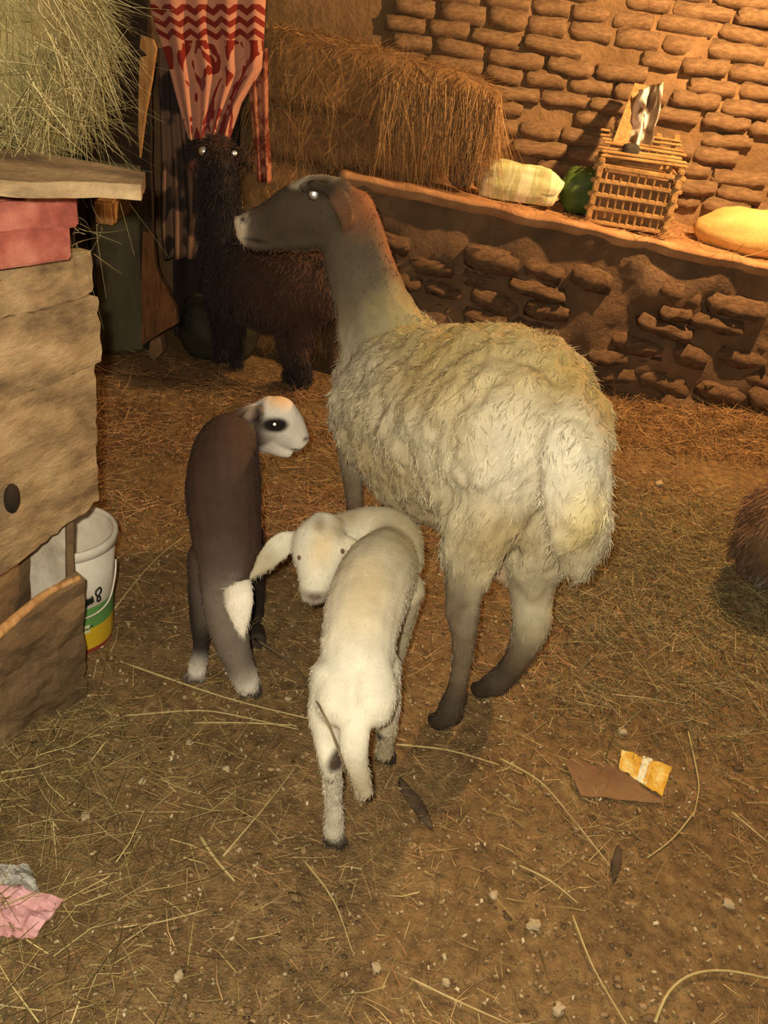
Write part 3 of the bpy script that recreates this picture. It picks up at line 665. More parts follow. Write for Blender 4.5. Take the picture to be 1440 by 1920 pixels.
def pillow(name, c, size, rz, mt, parent=None, seed=0, lump=0.12, e=2.6, nu=28, nv=16, ry=0.0, flatten=True):
    V, F = [], []
    def sg(v, p): return math.copysign(abs(v)**p, v)
    R = Matrix.Rotation(rz, 3, 'Z') @ Matrix.Rotation(ry, 3, 'Y')
    for j in range(nv+1):
        ph = -math.pi/2+math.pi*j/nv
        for i in range(nu):
            th = 2*math.pi*i/nu; k = 2/e
            p = Vector((sg(math.cos(ph), k)*sg(math.cos(th), k), sg(math.cos(ph), k)*sg(math.sin(th), k), sg(math.sin(ph), 0.9)))
            d = 1+lump*noise.noise(p*1.6+Vector((seed*3.3, 0, 0)))+lump*0.5*noise.noise(p*4+Vector((seed*3.3, 5, 0)))+lump*0.22*noise.noise(p*10+Vector((seed*3.3, 5, 0)))
            p = Vector((p.x*size[0]/2*d, p.y*size[1]/2*d, p.z*size[2]/2*d))
            if flatten: p.z = max(p.z, -size[2]*0.42)
            V.append(Vector(c)+R@p)
    for j in range(nv):
        for i in range(nu): F.append((j*nu+i, j*nu+(i+1) % nu, (j+1)*nu+(i+1) % nu, (j+1)*nu+i))
    return link(name, mesh_np(name, [tuple(v) for v in V], F), mt, parent)

# ---- coop of rough boards at the left
coop = empty('wooden_coop', (-0.62, 1.2, 0)); tag(coop, 'rough weathered board coop standing beside the paint bucket', 'coop')
Rt, Lt = Vector((-0.535, 1.30, 0)), Vector((-0.685, 0.92, 0))
def wallpt(u, z, off=0.0):
    p = Rt.lerp(Lt, u); p.z = z; return p+Vector((off, -off*0.2, 0))
quad_board('board', wallpt(1, .972), wallpt(-.02, .955), wallpt(-.02, .885), wallpt(1, .885), .022, M['wood'], coop, 26, 6, .0025, 1, .006)
quad_board('board', wallpt(1, .885, .004), wallpt(-.03, .882, .004), wallpt(-.03, .765, .004), wallpt(1, .745, .004), .022, M['wood'], coop, 30, 12, .0025, 2, .005)
quad_board('board', wallpt(1, .743), wallpt(0, .762), wallpt(.03, .495), wallpt(1, .425), .022, M['wood'], coop, 30, 20, .0025, 3, .006)
bm = bmesh.new()
for v_ in bmesh.ops.create_uvsphere(bm, u_segments=12, v_segments=8, radius=1)['verts']:
    v_.co = Vector((v_.co.x*.010, v_.co.y*.02, v_.co.z*.026))+wallpt(.53, .595, .012)
link('hole_lump', bm_mesh('hole_lump', bm, True), mat('hole_dark', rgb(26, 18, 12), rgb(44, 32, 22), 20, .9), coop)  # dark lump stands in for the shaded hole in the board
quad_board('board', at(-60, 1060, 1.05), at(52, 1010, 1.24), at(52, 1150, 1.24), at(-60, 1250, 1.05), .02, M['wood_low'], coop, 8, 8, .004, 4, .006)
quad_board('slat', at(46, 1012, 1.262), at(134, 955, 1.285), at(132, 1112, 1.285), at(60, 1122, 1.262), .016, M['wood_white'], coop, 8, 10, .002, 5, .005)
quad_board('slat', at(124, 962, 1.268), at(138, 955, 1.275), at(137, 1112, 1.275), at(126, 1118, 1.268), .02, M['wood_low'], coop, 3, 10, .002, 6, .002)
quad_board('board', at(-120, 1290, 1.0), at(158, 1082, 1.235), gp(162, 1305), gp(-120, 1480), .03, M['wood_low'], coop, 24, 16, .006, 7, .006, 14)
tube('lit_edge', [at(-60, 1238, 1.045), at(40, 1150, 1.15), at(95, 1108, 1.20), at(150, 1084, 1.235)], .012, M['wood_edge'], coop, 7, .006)  # reddish light along the board edge, put in as a paler tube
quad_board('board', Vector((-1.1, .70, .94)), Vector((-.70, .92, .94)), Vector((-.70, .92, .02)), Vector((-1.1, .70, .02)), .03, M['wood'], coop, 6, 6, .004, 9)
# red bricks stacked on the coop and the plank they carry
def brk(px, py, Y, size, rz, lab, seed):
    tag(rough_box('red_brick', at(px, py, Y), size, rz, M['redbrick'], None, seed, .0014, .004, 5), lab, 'brick')
brk(12, 388, 1.16, (.16, .11, .046), 1.0, 'upper red brick carrying the plank, under the hay heap', 1)
brk(5, 446, 1.15, (.15, .11, .055), 1.05, 'lower red brick lying on top of the board coop', 2)
PZ = 1.108
pb0, pb1, pf1, pf0 = gp(0, 276, PZ), gp(272, 322, PZ), gp(264, 345, PZ), gp(0, 338, PZ)
e0 = pb0+(pb0-pb1)*0.35; e1 = pf0+(pf0-pf1)*0.35
def plank():
    bm = bmesh.new(); g = []
    for i in range(25):
        row = []
        for j in range(6):
            u, v = i/24, j/5; p = e1.lerp(pf1, u).lerp(e0.lerp(pb1, u), v)
            p.z += .003*fbm((p.x, p.y, 1), 14, 3)
            if i == 24: p += (pf1-e1).normalized()*.010*fbm((v*3, 1, 4), 3, 3)
            if j == 0: p.y -= .004*fbm((u*8, 2, 4), 2, 3)
            row.append(bm.verts.new(p))
        g.append(row)
    for i in range(24):
        for j in range(5): bm.faces.new((g[i][j], g[i+1][j], g[i+1][j+1], g[i][j+1]))
    r = bmesh.ops.extrude_face_region(bm, geom=bm.faces[:])
    for q in r['geom']:
        if isinstance(q, bmesh.types.BMVert): q.co.z -= .019+.002*noise.noise(q.co*30)
    bmesh.ops.recalc_face_normals(bm, faces=bm.faces[:]); return bm_mesh('plank', bm)
tag(link('plank', plank(), M['wood']), 'thick pale plank holding the hay heap at upper left', 'plank')
# hay heap on the plank
def shag(parent, me, n, length, width, cs, comb, lift, droop, jit=.35, nm='strands', segs=3, side_only=False):
    p, q = sample(me, n); cb = np.broadcast_to(np.array(comb, float), p.shape)+rng.normal(0, .45, p.shape)
    tan = cb-q*(cb*q).sum(1, keepdims=True); tan /= np.maximum(1e-6, np.linalg.norm(tan, axis=1))[:, None]
    V, F, C = strands(p-q*.004, tan*(1-lift)+q*lift, length*rng.uniform(.4, 1.15, n), width*rng.uniform(.6, 1.4, n), palette(n, cs, .2), droop=droop, segs=segs, jit=jit)
    o = link(nm, mesh_np(nm, V, F, True, C), M['strand'], parent); o['kind'] = 'stuff'; return o
HAYG = [rgb(150, 134, 84), rgb(172, 154, 104), rgb(128, 116, 72), rgb(196, 178, 128), rgb(112, 104, 66)]
HAYO = [rgb(164, 124, 78), rgb(186, 144, 94), rgb(146, 108, 66), rgb(200, 160, 108), rgb(128, 94, 58)]
hh = empty('hay_heap', (-0.66, 1.26, PZ)); tag(hh, 'greenish hay heap piled on the pale plank', 'hay')
hm = pillow('heap', Vector((-0.705, 1.30, 1.262)), (.38, .40, .35), .3, mat('hay_core', rgb(96, 84, 50), rgb(140, 122, 78), 18, .95, .8, 60), hh, 3, .12, 2.2)
shag(hh, hm.data, 10000, .075, .0015, HAYG, (.5, -.3, -.8), .06, .1, .5)
shag(hh, hm.data, 260, .10, .0011, HAYG, (.6, -.1, -.6), .25, .5, .8, 'loose_stems', 5)
n = 34; rr = np.array([tuple(at(random.uniform(60, 190), random.uniform(395, 480), random.uniform(1.24, 1.34))) for _ in range(n)])
V, F, C = strands(rr, rng.normal(0, 1, (n, 3))*np.array([1, .5, .7]), rng.uniform(.03, .09, n), .0014, palette(n, HAYG), droop=.4, segs=4, jit=.5)
o = link('hanging_stems', mesh_np('hanging_stems', V, F, True, C), M['strand'], hh); o['kind'] = 'stuff'

# ---- dark boards, most added to block the bulb light, stake and boards at the far left
part = empty('blocking_boards', (-1.3, 3.35, 0)); tag(part, 'dark upright boards left of the red blanket, most added to block bulb light', 'partition')
for i, (x0, x1, y) in enumerate(((-2.1, -1.86, 3.42), (-1.85, -1.62, 3.40), (-1.61, -1.40, 3.41), (-1.38, -1.12, 3.40), (-1.10, -.82, 3.62))):
    quad_board('board', (x0, y, 2.2), (x1, y, 2.2), (x1, y, 0), (x0, y, 0), .03, M['wood_dark'], part, 4, 20, .005, i, .004)
tag(quad_board('grey_board', at(176, 300, 3.30), at(258, 312, 3.30), at(268, 655, 3.28), at(186, 660, 3.28), .03, M['wood_grey'], None, 6, 12, .002, 3, .003), 'grey green board leaning upright below the pale plank', 'board')
def poly_plate(name, pts, thick, mt, parent=None, rough=.0, n=None):
    bm = bmesh.new(); vs = [bm.verts.new(p) for p in pts]; f = bm.faces.new(vs); bm.normal_update(); nn = f.normal.copy()
    if nn.dot(vs[0].co-CC) < 0: nn = -nn
    r = bmesh.ops.extrude_face_region(bm, geom=[f])
    for q in r['geom']:
        if isinstance(q, bmesh.types.BMVert): q.co += nn*thick
    bmesh.ops.recalc_face_normals(bm, faces=bm.faces[:])
    bmesh.ops.triangulate(bm, faces=bm.faces[:]); 
    return link(name, bm_mesh(name, bm), mt, parent)
tag(poly_plate('stake', [at(x, y, 3.30) for x, y in ((264, 66), (286, 74), (292, 90), (284, 150), (272, 215), (262, 296), (259, 240), (260, 160), (262, 108), (276, 104), (262, 90))], .02, M['wood_edge']), 'pale splintered stake tapering to a point beside the blanket', 'stake')
tag(poly_plate('broken_board', [at(x, y, 3.22) for x, y in ((268, 432), (286, 440), (292, 500), (300, 522), (312, 540), (330, 578), (334, 606), (300, 625), (266, 648), (264, 540))], .03, mat('reddish_board', rgb(96, 62, 38), rgb(150, 104, 66), 14, .9, .8, 50, stretch=(5, 5, 1))), 'broken reddish board standing right of the grey board', 'board')
tag(poly_plate('mud_clod', [at(x, y, 3.18) for x, y in ((282, 640), (300, 632), (306, 660), (288, 676), (278, 664))], .06, M['lowbrick']), 'mud clod at the foot of the broken board', 'clod')
rough_box('beam', at(221, 381, 3.20), (.07, .42, .085), .12, M['wood_edge'], part, 4, .004, .008, 3)
# ---- blankets
def blanket_mat():
    m = bpy.data.materials.new('red_blanket'); m.use_nodes = True; nt = m.node_tree; N = nt.nodes; L = nt.links; b = N['Principled BSDF']
    b.inputs['Roughness'].default_value = .95; b.inputs['Specular IOR Level'].default_value = .1; b.inputs['Sheen Weight'].default_value = .2
    uv = N.new('ShaderNodeUVMap'); sx = N.new('ShaderNodeSeparateXYZ'); L.new(uv.outputs[0], sx.inputs[0])
    def mth(op, a, b_=None, c=None):
        q = N.new('ShaderNodeMath'); q.operation = op
        for i, v in enumerate((a, b_, c)):
            if v is None: continue
            if isinstance(v, (int, float)): q.inputs[i].default_value = v
            else: L.new(v, q.inputs[i])
        return q.outputs[0]
    tri = mth('PINGPONG', mth('MULTIPLY', sx.outputs[0], 6.5), 0.5)                       # zigzag
    zz = mth('ADD', mth('MULTIPLY', sx.outputs[1], 13.0), mth('MULTIPLY', tri, 1.0))
    stripe = mth('GREATER_THAN', mth('FRACT', zz), 0.48)
    band = mth('MULTIPLY', mth('GREATER_THAN', sx.outputs[1], 0.615), mth('LESS_THAN', sx.outputs[1], 0.83))
    tc = N.new('ShaderNodeMapping'); tc.inputs['Scale'].default_value = (5.5, 3.2, 1); L.new(uv.outputs[0], tc.inputs[0])
    nz = N.new('ShaderNodeTexNoise'); nz.inputs['Scale'].default_value = 1.3; nz.inputs['Detail'].default_value = 1.5; nz.inputs['Distortion'].default_value = 1.4; L.new(tc.outputs[0], nz.inputs['Vector'])
    blot = mth('GREATER_THAN', nz.outputs['Fac'], 0.53)
    top = mth('GREATER_THAN', sx.outputs[1], 0.83)
    dm = N.new('ShaderNodeMapping'); dm.inputs['Scale'].default_value = (14, 22, 1); L.new(uv.outputs[0], dm.inputs[0])
    vo = N.new('ShaderNodeTexVoronoi'); vo.inputs['Scale'].default_value = 1.0; vo.inputs['Randomness'].default_value = 0.1; L.new(dm.outputs[0], vo.inputs['Vector'])
    dots = mth('LESS_THAN', vo.outputs['Distance'], 0.24)
    low = mth('MULTIPLY', mth('SUBTRACT', 1.0, band), mth('SUBTRACT', 1.0, top))
    f = mth('ADD', mth('ADD', mth('MULTIPLY', band, stripe), mth('MULTIPLY', low, blot)), mth('MULTIPLY', top, dots))
    mx = N.new('ShaderNodeMix'); mx.data_type = 'RGBA'; L.new(f, mx.inputs[0]); mx.inputs[6].default_value = (*rgb(214, 150, 120), 1); mx.inputs[7].default_value = (*rgb(138, 46, 36), 1)
    L.new(mx.outputs[2], b.inputs['Base Color'])
    n2 = N.new('ShaderNodeTexNoise'); n2.inputs['Scale'].default_value = 120; bp = N.new('ShaderNodeBump'); bp.inputs['Strength'].default_value = .3; bp.inputs['Distance'].default_value = .004
    L.new(n2.outputs['Fac'], bp.inputs['Height']); L.new(bp.outputs[0], b.inputs['Normal'])
    return m
def drape(name, left, right, Y, mt, folds=4, amp=.02, nu=44, nv=44, thick=.006, seed=0):
    """cloth hanging between two outline curves given top to bottom as pixels"""
    bm = bmesh.new(); uvl = bm.loops.layers.uv.new('UVMap'); g = []
    def along(c, t):
        s = t*(len(c)-1); i = min(int(s), len(c)-2); f = s-i
        return (c[i][0]*(1-f)+c[i+1][0]*f, c[i][1]*(1-f)+c[i+1][1]*f)
    uvs = {}
    for j in range(nv+1):
        v = j/nv; a, b_ = along(left, v), along(right, v); row = []
        for i in range(nu+1):
            u = i/nu; px, py = a[0]*(1-u)+b_[0]*u, a[1]*(1-u)+b_[1]*u
            p = at(px, py, Y); p.y += amp*(0.3+v)*math.sin(u*folds*2*math.pi+seed+v*1.2)+amp*.7*noise.noise((u*5, v*3, seed))
            q = bm.verts.new(p); uvs[q] = (u, 1-v); row.append(q)
        g.append(row)
    for j in range(nv):
        for i in range(nu): bm.faces.new((g[j][i], g[j][i+1], g[j+1][i+1], g[j+1][i]))
    for f in bm.faces:
        for l in f.loops: l[uvl].uv = uvs[l.vert]
    r = bmesh.ops.extrude_face_region(bm, geom=bm.faces[:])
    for q in r['geom']:
        if isinstance(q, bmesh.types.BMVert): q.co.y += thick
    bmesh.ops.recalc_face_normals(bm, faces=bm.faces[:])
    return link(name, bm_mesh(name, bm, True), mt)
bmat = blanket_mat()
tag(drape('blanket', [(270, -60), (283, 20), (300, 80), (320, 150), (340, 225), (350, 262)], [(500, -60), (496, 20), (494, 80), (490, 130), (452, 195), (428, 262)], 3.46, bmat, 4, .022), 'red and cream blanket with zigzag band hanging at back', 'blanket')
tag(drape('blanket', [(462, 100), (466, 160), (470, 220), (476, 290), (480, 340)], [(502, 90), (502, 160), (503, 220), (506, 290), (508, 345)], 3.48, mat('dull_red_cloth', rgb(120, 56, 42), rgb(186, 122, 92), 16, .95, contrast=.06), 2, .015, 12, 24), 'narrow red cloth strip hanging against the hay bales', 'blanket')
tag(drape('blanket', [(296, 90), (298, 180), (300, 300), (300, 400), (306, 485)], [(345, 90), (350, 180), (368, 300), (376, 400), (372, 485)], 3.53, mat('brown_motif_cloth', rgb(58, 46, 40), rgb(128, 98, 78), 9, .95, contrast=.05, detail=1.0, c3=rgb(74, 58, 50)), 3, .018, 20, 30, seed=2), 'faded brown patterned cloth hanging behind the dark sheep', 'blanket')
tag(pillow('dark_lump', gp(392, 690)+Vector((0, .16, .13)), (.34, .26, .28), .3, mat('dark_green_surface', rgb(40, 40, 28), rgb(62, 60, 42), 10, .7, .5, 25), None, 6, .18), 'slumped dark green lump beneath the dark sheep', 'sack')  # dark lump added to fill the dark area under the sheep
tag(rough_box('mud_brick', gp(488, 612)+Vector((0, 0, .045)), (.13, .10, .09), .4, M['redbrick'], None, 8, .008, .012, 3), 'small reddish brick lying behind the dark sheep legs', 'brick')
tag(rough_box('mud_brick', gp(622, 640)+Vector((0, .05, .05)), (.16, .10, .10), -.2, M['lowbrick'], None, 9, .010, .014, 3), 'mud brick lying on the floor behind the ewe neck', 'brick')
# ---- hay bales on the bench
def bale(name, x0, x1, y0, y1, zb, zl, zr, lab, seed, n):
    root = empty(name, ((x0+x1)/2, (y0+y1)/2, zb)); tag(root, lab, 'hay bale')
    bm = bmesh.new(); NX, NY, NZ = 26, 8, 8
    bmesh.ops.create_cube(bm, size=2)
    bmesh.ops.subdivide_edges(bm, edges=bm.edges[:], cuts=9, use_grid_fill=True)
    for v in bm.verts:
        c = v.co.copy(); l = (abs(c.x)**7+abs(c.y)**7+abs(c.z)**7)**(1/7); c = c/l*max(abs(c.x), abs(c.y), abs(c.z))
        u = (c.x+1)/2; zt = zl+(zr-zl)*u**1.4
        p = Vector((x0+(x1-x0)*u, y0+(y1-y0)*(c.y+1)/2, zb+(zt-zb)*(c.z+1)/2))
        p += Vector(noise.noise_vector(p*7+Vector((seed, 0, 0))))*.018
        v.co = p
    m = link('hay_core', bm_mesh('hay_core', bm, True), M['haycore'], root)
    shag(root, m.data, n, .085, .0022, HAYO, (0.1, -.15, -1), .10, .15, .3)
    shag(root, m.data, n//3, .13, .0018, HAYO, (0.2, -.2, -1), .22, .5, .4, 'loose_stems', 4)
    return root, m
M['haycore'] = mat('hay_bale_core', rgb(110, 80, 50), rgb(156, 118, 74), 16, .95, .9, 50)
bale('hay_bale', -.80, -.37, 3.50, 3.92, 0.0, .86, .84, 'bottom hay bale standing on the floor under the stack', 8, 3000)
bale('hay_bale', -.76, .02, 3.52, 3.95, .845, 1.055, 1.03, 'lower hay bale of the stack on the earth bench', 2, 4500)
ub, um = bale('hay_bale', -.78, .20, 3.50, 3.96, 1.035, 1.315, 1.225, 'upper hay bale with a shaggy fringe overhanging its right end', 5, 6500)
n = 1500; xs = rng.uniform(-.25, .22, n); rr = np.stack([xs, 3.48+rng.uniform(-.01, .05, n), 1.22-.05*rng.random(n)-.08*rng.random(n)], 1)
V, F, C = strands(rr, np.stack([rng.normal(.05, .12, n), rng.normal(-.08, .1, n), -np.ones(n)], 1), rng.uniform(.1, .30, n), .0026, palette(n, HAYO, .2), droop=.1, segs=4, jit=.12)
o = link('fringe', mesh_np('fringe', V, F, True, C), M['strand'], ub); o['kind'] = 'stuff'
n = 260; rr = np.stack([.18+rng.uniform(-.02, .05, n), 3.52+rng.uniform(0, .35, n), 1.20-.05*rng.random(n)], 1)
V, F, C = strands(rr, np.stack([rng.normal(.15, .2, n), rng.normal(0, .1, n), -np.ones(n)], 1), rng.uniform(.15, .36, n), .0024, palette(n, HAYO, .2), droop=.1, segs=4, jit=.15)
o = link('fringe', mesh_np('fringe', V, F, True, C), M['strand'], ub); o['kind'] = 'stuff'
tag(pillow('dark_rag', at(868, 302, 3.54)+Vector((0, 0, -.01)), (.10, .08, .20), .2, M['rubber'], None, 9, .25), 'dark rag hanging beside the lower hay bale end', 'rag')
# ---- things on the bench
cloth_w = mat('pale_woven_sack', rgb(206, 196, 140), rgb(232, 224, 180), 4, .8, .4, 30, c3=rgb(190, 190, 130), stretch=(6, 1, 1), contrast=.08)
c0 = at(972, 360, 3.56)
tag(pillow('folded_sack', (c0.x, 3.60, ztop(c0.x)+.085), (.34, .15, .15), -.05, cloth_w, None, 4, .22, 4.5), 'pale cream folded sack on the bench edge beside green bag', 'sack')
c0 = at(1094, 355, 3.62)
tag(pillow('plastic_bag', (c0.x, 3.66, ztop(c0.x)+.10), (.18, .16, .20), .1, mat('green_bag', rgb(52, 78, 30), rgb(92, 112, 52), 8, .5, .4, 25), None, 5, .2), 'green plastic bag in the shadow left of the palm crate', 'bag')
c0 = at(1420, 445, 3.60)
tag(pillow('grain_sack', (c0.x+.02, 3.66, ztop(c0.x)+.085), (.52, .34, .19), -.1, mat('tan_sack', rgb(190, 152, 84), rgb(222, 188, 120), 6, .85, .4, 60), None, 7, .1, 2.3), 'full tan grain sack lying at the right end of the bench', 'sack')
# crate of palm ribs
CR = empty('palm_crate', (.66, 3.5, .79)); tag(CR, 'palm rib crate with a slatted lid on the bench', 'crate')
CM = Matrix.Translation((.665, 3.515, ztop(.82)+.016)) @ Matrix.Rotation(math.radians(-9), 4, 'Z')
palm = mat('palm_rib', rgb(150, 112, 66), rgb(208, 166, 108), 12, .8, .5, 60, rnd=True)
CW, CD, CH = .31, .34, .235
def cb(name, c, size, seed, rz=0, ry=0):
    rough_box(name, CM@Vector(c), size, math.radians(-9)+rz, palm, CR, seed, .0018, .004, 1, ry=ry)
for i, (x, y) in enumerate(((0, 0), (CW, 0), (0, CD), (CW, CD))): cb('corner_post', (x, y, CH/2), (.026, .026, CH+.03), i)
for k in range(5):
    z_ = .012+k*.052
    cb('rib', (CW/2, 0, z_), (CW+.05, .020, .018), k, 0, random.uniform(-.02, .02)); cb('rib', (CW/2, CD, z_), (CW+.05, .020, .018), k+9)
    cb('rib', (0, CD/2, z_+.02), (.020, CD+.04, .018), k+20); cb('rib', (CW, CD/2, z_+.02), (.020, CD+.04, .018), k+30)
for k in range(9):
    x_ = .03+k*.031; cb('peg', (x_, -.004, CH/2+random.uniform(-.02, .0)), (.009, .009, CH*random.uniform(.7, 1)), k, 0, random.uniform(-.05, .05))
for k in range(8): cb('peg', (CW+.004, .03+k*.038, CH/2), (.009, .009, CH*.9), k+50)
for k in range(7): cb('lid_slat', (CW/2+random.uniform(-.015, .015), .03+k*.047, CH+.022+.012*k+random.uniform(-.003, .004)), (CW+.03, .040, .010), k+70, random.uniform(-.03, .03), random.uniform(-.02, .02))
cb('lid_rib', (CW*.94, CD*.97, CH+.05), (.026, .03, .14), 91); cb('lid_rib', (CW*.7, CD*.97, CH+.05), (.026, .03, .13), 92); cb('lid_rib', (CW*.3, CD*.97, CH+.045), (.026, .03, .12), 93)
rough_box('liner', CM@Vector((CW/2, CD/2, CH*.46)), (CW-.03, CD-.03, CH*.86), math.radians(-9), mat('crate_liner', rgb(120, 86, 54), rgb(160, 120, 80), 10, .9, .5, 40), CR, 5, .004, .008, 3)
a, b_ = at(1152, 290, 3.62), at(1203, 158, 3.93)
st = quad_board('leaning_stick', at(1190, 156, 3.97), at(1213, 160, 3.97), at(1166, 300, 3.62), at(1138, 295, 3.62), .02, M['wood_edge'], None, 3, 16, .001, 3, .002)
tag(st, 'flat wooden stick leaning on the wall behind the palm crate', 'stick')
def bag_mat():
    m = mat('striped_film', rgb(92, 72, 56), rgb(240, 230, 210), 3.2, .35, .3, 30, stretch=(7, 2, 1.2), contrast=.04, spec=.5, detail=2); return m
def film():
    bm = bmesh.new(); g = []; nv, nu = 22, 14
    for j in range(nv+1):
        v = j/nv; row = []
        a0 = at(1150+48*v**.8+12*(1-v)*v, 296-128*v, 3.66+.22*v); a1 = at(1212+42*v-10*v*v*1.2, 300-146*v, 3.64+.24*v)
        for i in range(nu+1):
            u = i/nu; p = a0.lerp(a1, u); p.y += .035*math.sin(u*9+v*3)+.03*noise.noise((u*4, v*5, 2)); p.x += .012*noise.noise((u*5, v*6, 7)); row.append(bm.verts.new(p))
        g.append(row)
    for j in range(nv):
        for i in range(nu): bm.faces.new((g[j][i], g[j][i+1], g[j+1][i+1], g[j+1][i]))
    r = bmesh.ops.extrude_face_region(bm, geom=bm.faces[:])
    for q in r['geom']:
        if isinstance(q, bmesh.types.BMVert): q.co.y += .004
    bmesh.ops.recalc_face_normals(bm, faces=bm.faces[:]); return bm_mesh('film_wrapper', bm, True)
tag(link('film_wrapper', film(), bag_mat()), 'crumpled striped plastic wrapper propped on the palm crate', 'wrapper')
tag(pillow('dark_tin', at(1180, 292, 3.60)+Vector((0, 0, .02)), (.07, .06, .055), 0, M['rubber'], None, 3, .1), 'small dark lump on the front of the crate lid', 'tin')
# ---- bucket
BC = Vector((-.700, 1.475, 0)); bz = gh(BC.x, BC.y)
bk_ = empty('paint_bucket', (BC.x, BC.y, bz)); tag(bk_, 'white plastic paint bucket with green and yellow label', 'bucket')
def rev(name, prof, mt, n=48, a0=0, a1=2*math.pi, closed=False):
    V, F = [], []; k = n+1
    for r, z_ in prof:
        for i in range(k):
            t = a0+(a1-a0)*i/n; V.append((BC.x+r*math.cos(t), BC.y+r*math.sin(t), bz+z_))
    for j in range(len(prof)-1):
        for i in range(n): F.append((j*k+i, j*k+i+1, (j+1)*k+i+1, (j+1)*k+i))
    me = mesh_np(name, V, F); o = link(name, me, mt, bk_); return o
BH, BR0, BR1 = .295, .088, .108
def brad(z_): return BR0+(BR1-BR0)*z_/BH
pw = mat('dirty_white_plastic', rgb(178, 166, 146), rgb(224, 216, 200), 7, .5, .15, 30, c3=rgb(206, 196, 178))
rev('shell', [(0, .0), (BR0, .0), (brad(BH), BH), (brad(BH)-.004, BH), (BR0-.004, .006), (0, .006)], pw)
rev('rim', [(brad(BH)+.001, BH-.022), (brad(BH)+.006, BH-.020), (brad(BH)+.006, BH-.002), (brad(BH)+.001, BH+.003), (brad(BH)-.005, BH), (brad(BH)-.005, BH-.01)], pw)
rev('residue', [(0, .165), (brad(.165)-.005, .165)], mat('grey_residue', rgb(120, 100, 88), rgb(146, 124, 110), 9, .5))
rev('label_band', [(brad(.075)+.0012, .075), (brad(.135)+.0012, .135)], mat('green_print', rgb(72, 128, 62), rgb(110, 158, 86), 8, .5))
rev('label_band', [(brad(.012)+.0012, .012), (brad(.075)+.0012, .075)], mat('yellow_print', rgb(196, 158, 26), rgb(220, 184, 50), 8, .5))
rev('label_band', [(brad(.064)+.0016, .064), (brad(.088)+.0016, .088)], mat('pale_print', rgb(190, 200, 150), rgb(214, 216, 170), 12, .5), 20, -1.45, -.75)
rev('label_band', [(brad(.000)+.0016, .0), (brad(.013)+.0016, .013)], mat('red_print', rgb(140, 56, 44), rgb(160, 72, 60), 12, .5))
ink = mat('black_ink', rgb(26, 30, 26), rgb(38, 42, 34), 10, .5)
def bpt(ang, z_, off=.002): r = brad(z_)+off; return Vector((BC.x+r*math.cos(ang), BC.y+r*math.sin(ang), bz+z_))
A0 = -.68
def letters(name, strokes, w_=.0022):
    for s_ in strokes: tube(name, [bpt(A0+a_, z_) for a_, z_ in s_], w_, ink, bk_, 5)
letters('lettering', [[(-.34, .150), (-.26, .166), (-.16, .164), (-.26, .160), (-.34, .146), (-.22, .142), (-.12, .146)],
                      [(-.12, .146), (-.10, .164), (-.08, .146), (-.05, .165), (-.02, .147), (.01, .168), (.03, .150)],
                      [(.16, .182), (.10, .176), (.12, .164), (.20, .158), (.22, .148), (.15, .146), (.14, .156), (.24, .170), (.22, .182), (.16, .182)]])
letters('lettering', [[(-.22, .074), (-.16, .078), (-.12, .074)], [(-.10, .075), (-.04, .082), (0, .080)]], .0014)
tube('handle', [bpt(.1, .225, .006), bpt(-.12, .20, .014), bpt(-.35, .155, .020), bpt(-.62, .135, .022), bpt(-.95, .128, .022), bpt(-1.3, .13, .022), bpt(-1.9, .16, .018), bpt(-2.6, .2, .012), bpt(-3.04, .225, .006)], .0022, pw, bk_, 6)
# ---- litter
foil = mat('yellow_foil', rgb(206, 150, 30), rgb(244, 226, 150), 26, .35, .6, 60, c3=rgb(222, 176, 50), spec=.6, contrast=.14)
def sheet(name, pix, z0, amp, mt, nu=14, nv=10, thick=.0012, seed=0, tilt=0, parent=None):
    """crumpled sheet from four ground pixels (tl, tr, br, bl)"""
    P = [gp(*q) for q in pix]; bm = bmesh.new(); g = []
    for j in range(nv+1):
        row = []
        for i in range(nu+1):
            u, v = i/nu, j/nv; p = P[0].lerp(P[1], u).lerp(P[3].lerp(P[2], u), v)
            e = 1+0
            p += Vector((amp*.5*noise.noise((u*6, v*6, seed)), amp*.5*noise.noise((u*6, v*6, seed+3)), 0))
            p.z = gh(p.x, p.y)+z0+amp*(.6+noise.noise((u*4, v*4, seed+9)))+amp*.5*noise.noise((u*11, v*11, seed))+tilt*(1-v)
            row.append(bm.verts.new(p))
        g.append(row)
    for j in range(nv):
        for i in range(nu): bm.faces.new((g[j][i], g[j+1][i], g[j+1][i+1], g[j][i+1]))
    r = bmesh.ops.extrude_face_region(bm, geom=bm.faces[:])
    for q in r['geom']:
        if isinstance(q, bmesh.types.BMVert): q.co.z += thick
    bmesh.ops.recalc_face_normals(bm, faces=bm.faces[:])
    return link(name, bm_mesh(name, bm), mt, parent)
fw = empty('foil_wrapper', gp(1205, 1455)); tag(fw, 'shiny yellow foil wrapper lying on the dirt at right', 'wrapper')
sheet('foil', ((1164, 1410), (1258, 1442), (1240, 1496), (1158, 1444)), .006, .007, foil, seed=1, parent=fw)
sheet('white_stripe', ((1203, 1424), (1221, 1430), (1209, 1476), (1192, 1466)), .0085, .007, mat('white_foil', rgb(214, 206, 170), rgb(240, 236, 210), 20, .4), 6, 8, seed=1, parent=fw)
tag(sheet('cardboard_scrap', ((1056, 1432), (1166, 1444), (1246, 1506), (1088, 1496)), .003, .005, mat('brown_card', rgb(110, 80, 54), rgb(146, 112, 78), 9, .85, .3, 50), seed=4), 'flat brown cardboard scrap beside the yellow foil wrapper', 'scrap')
pk = empty('pink_wrapper', gp(50, 1710)); tag(pk, 'crumpled pink wrapper with silver edge at lower left', 'wrapper')
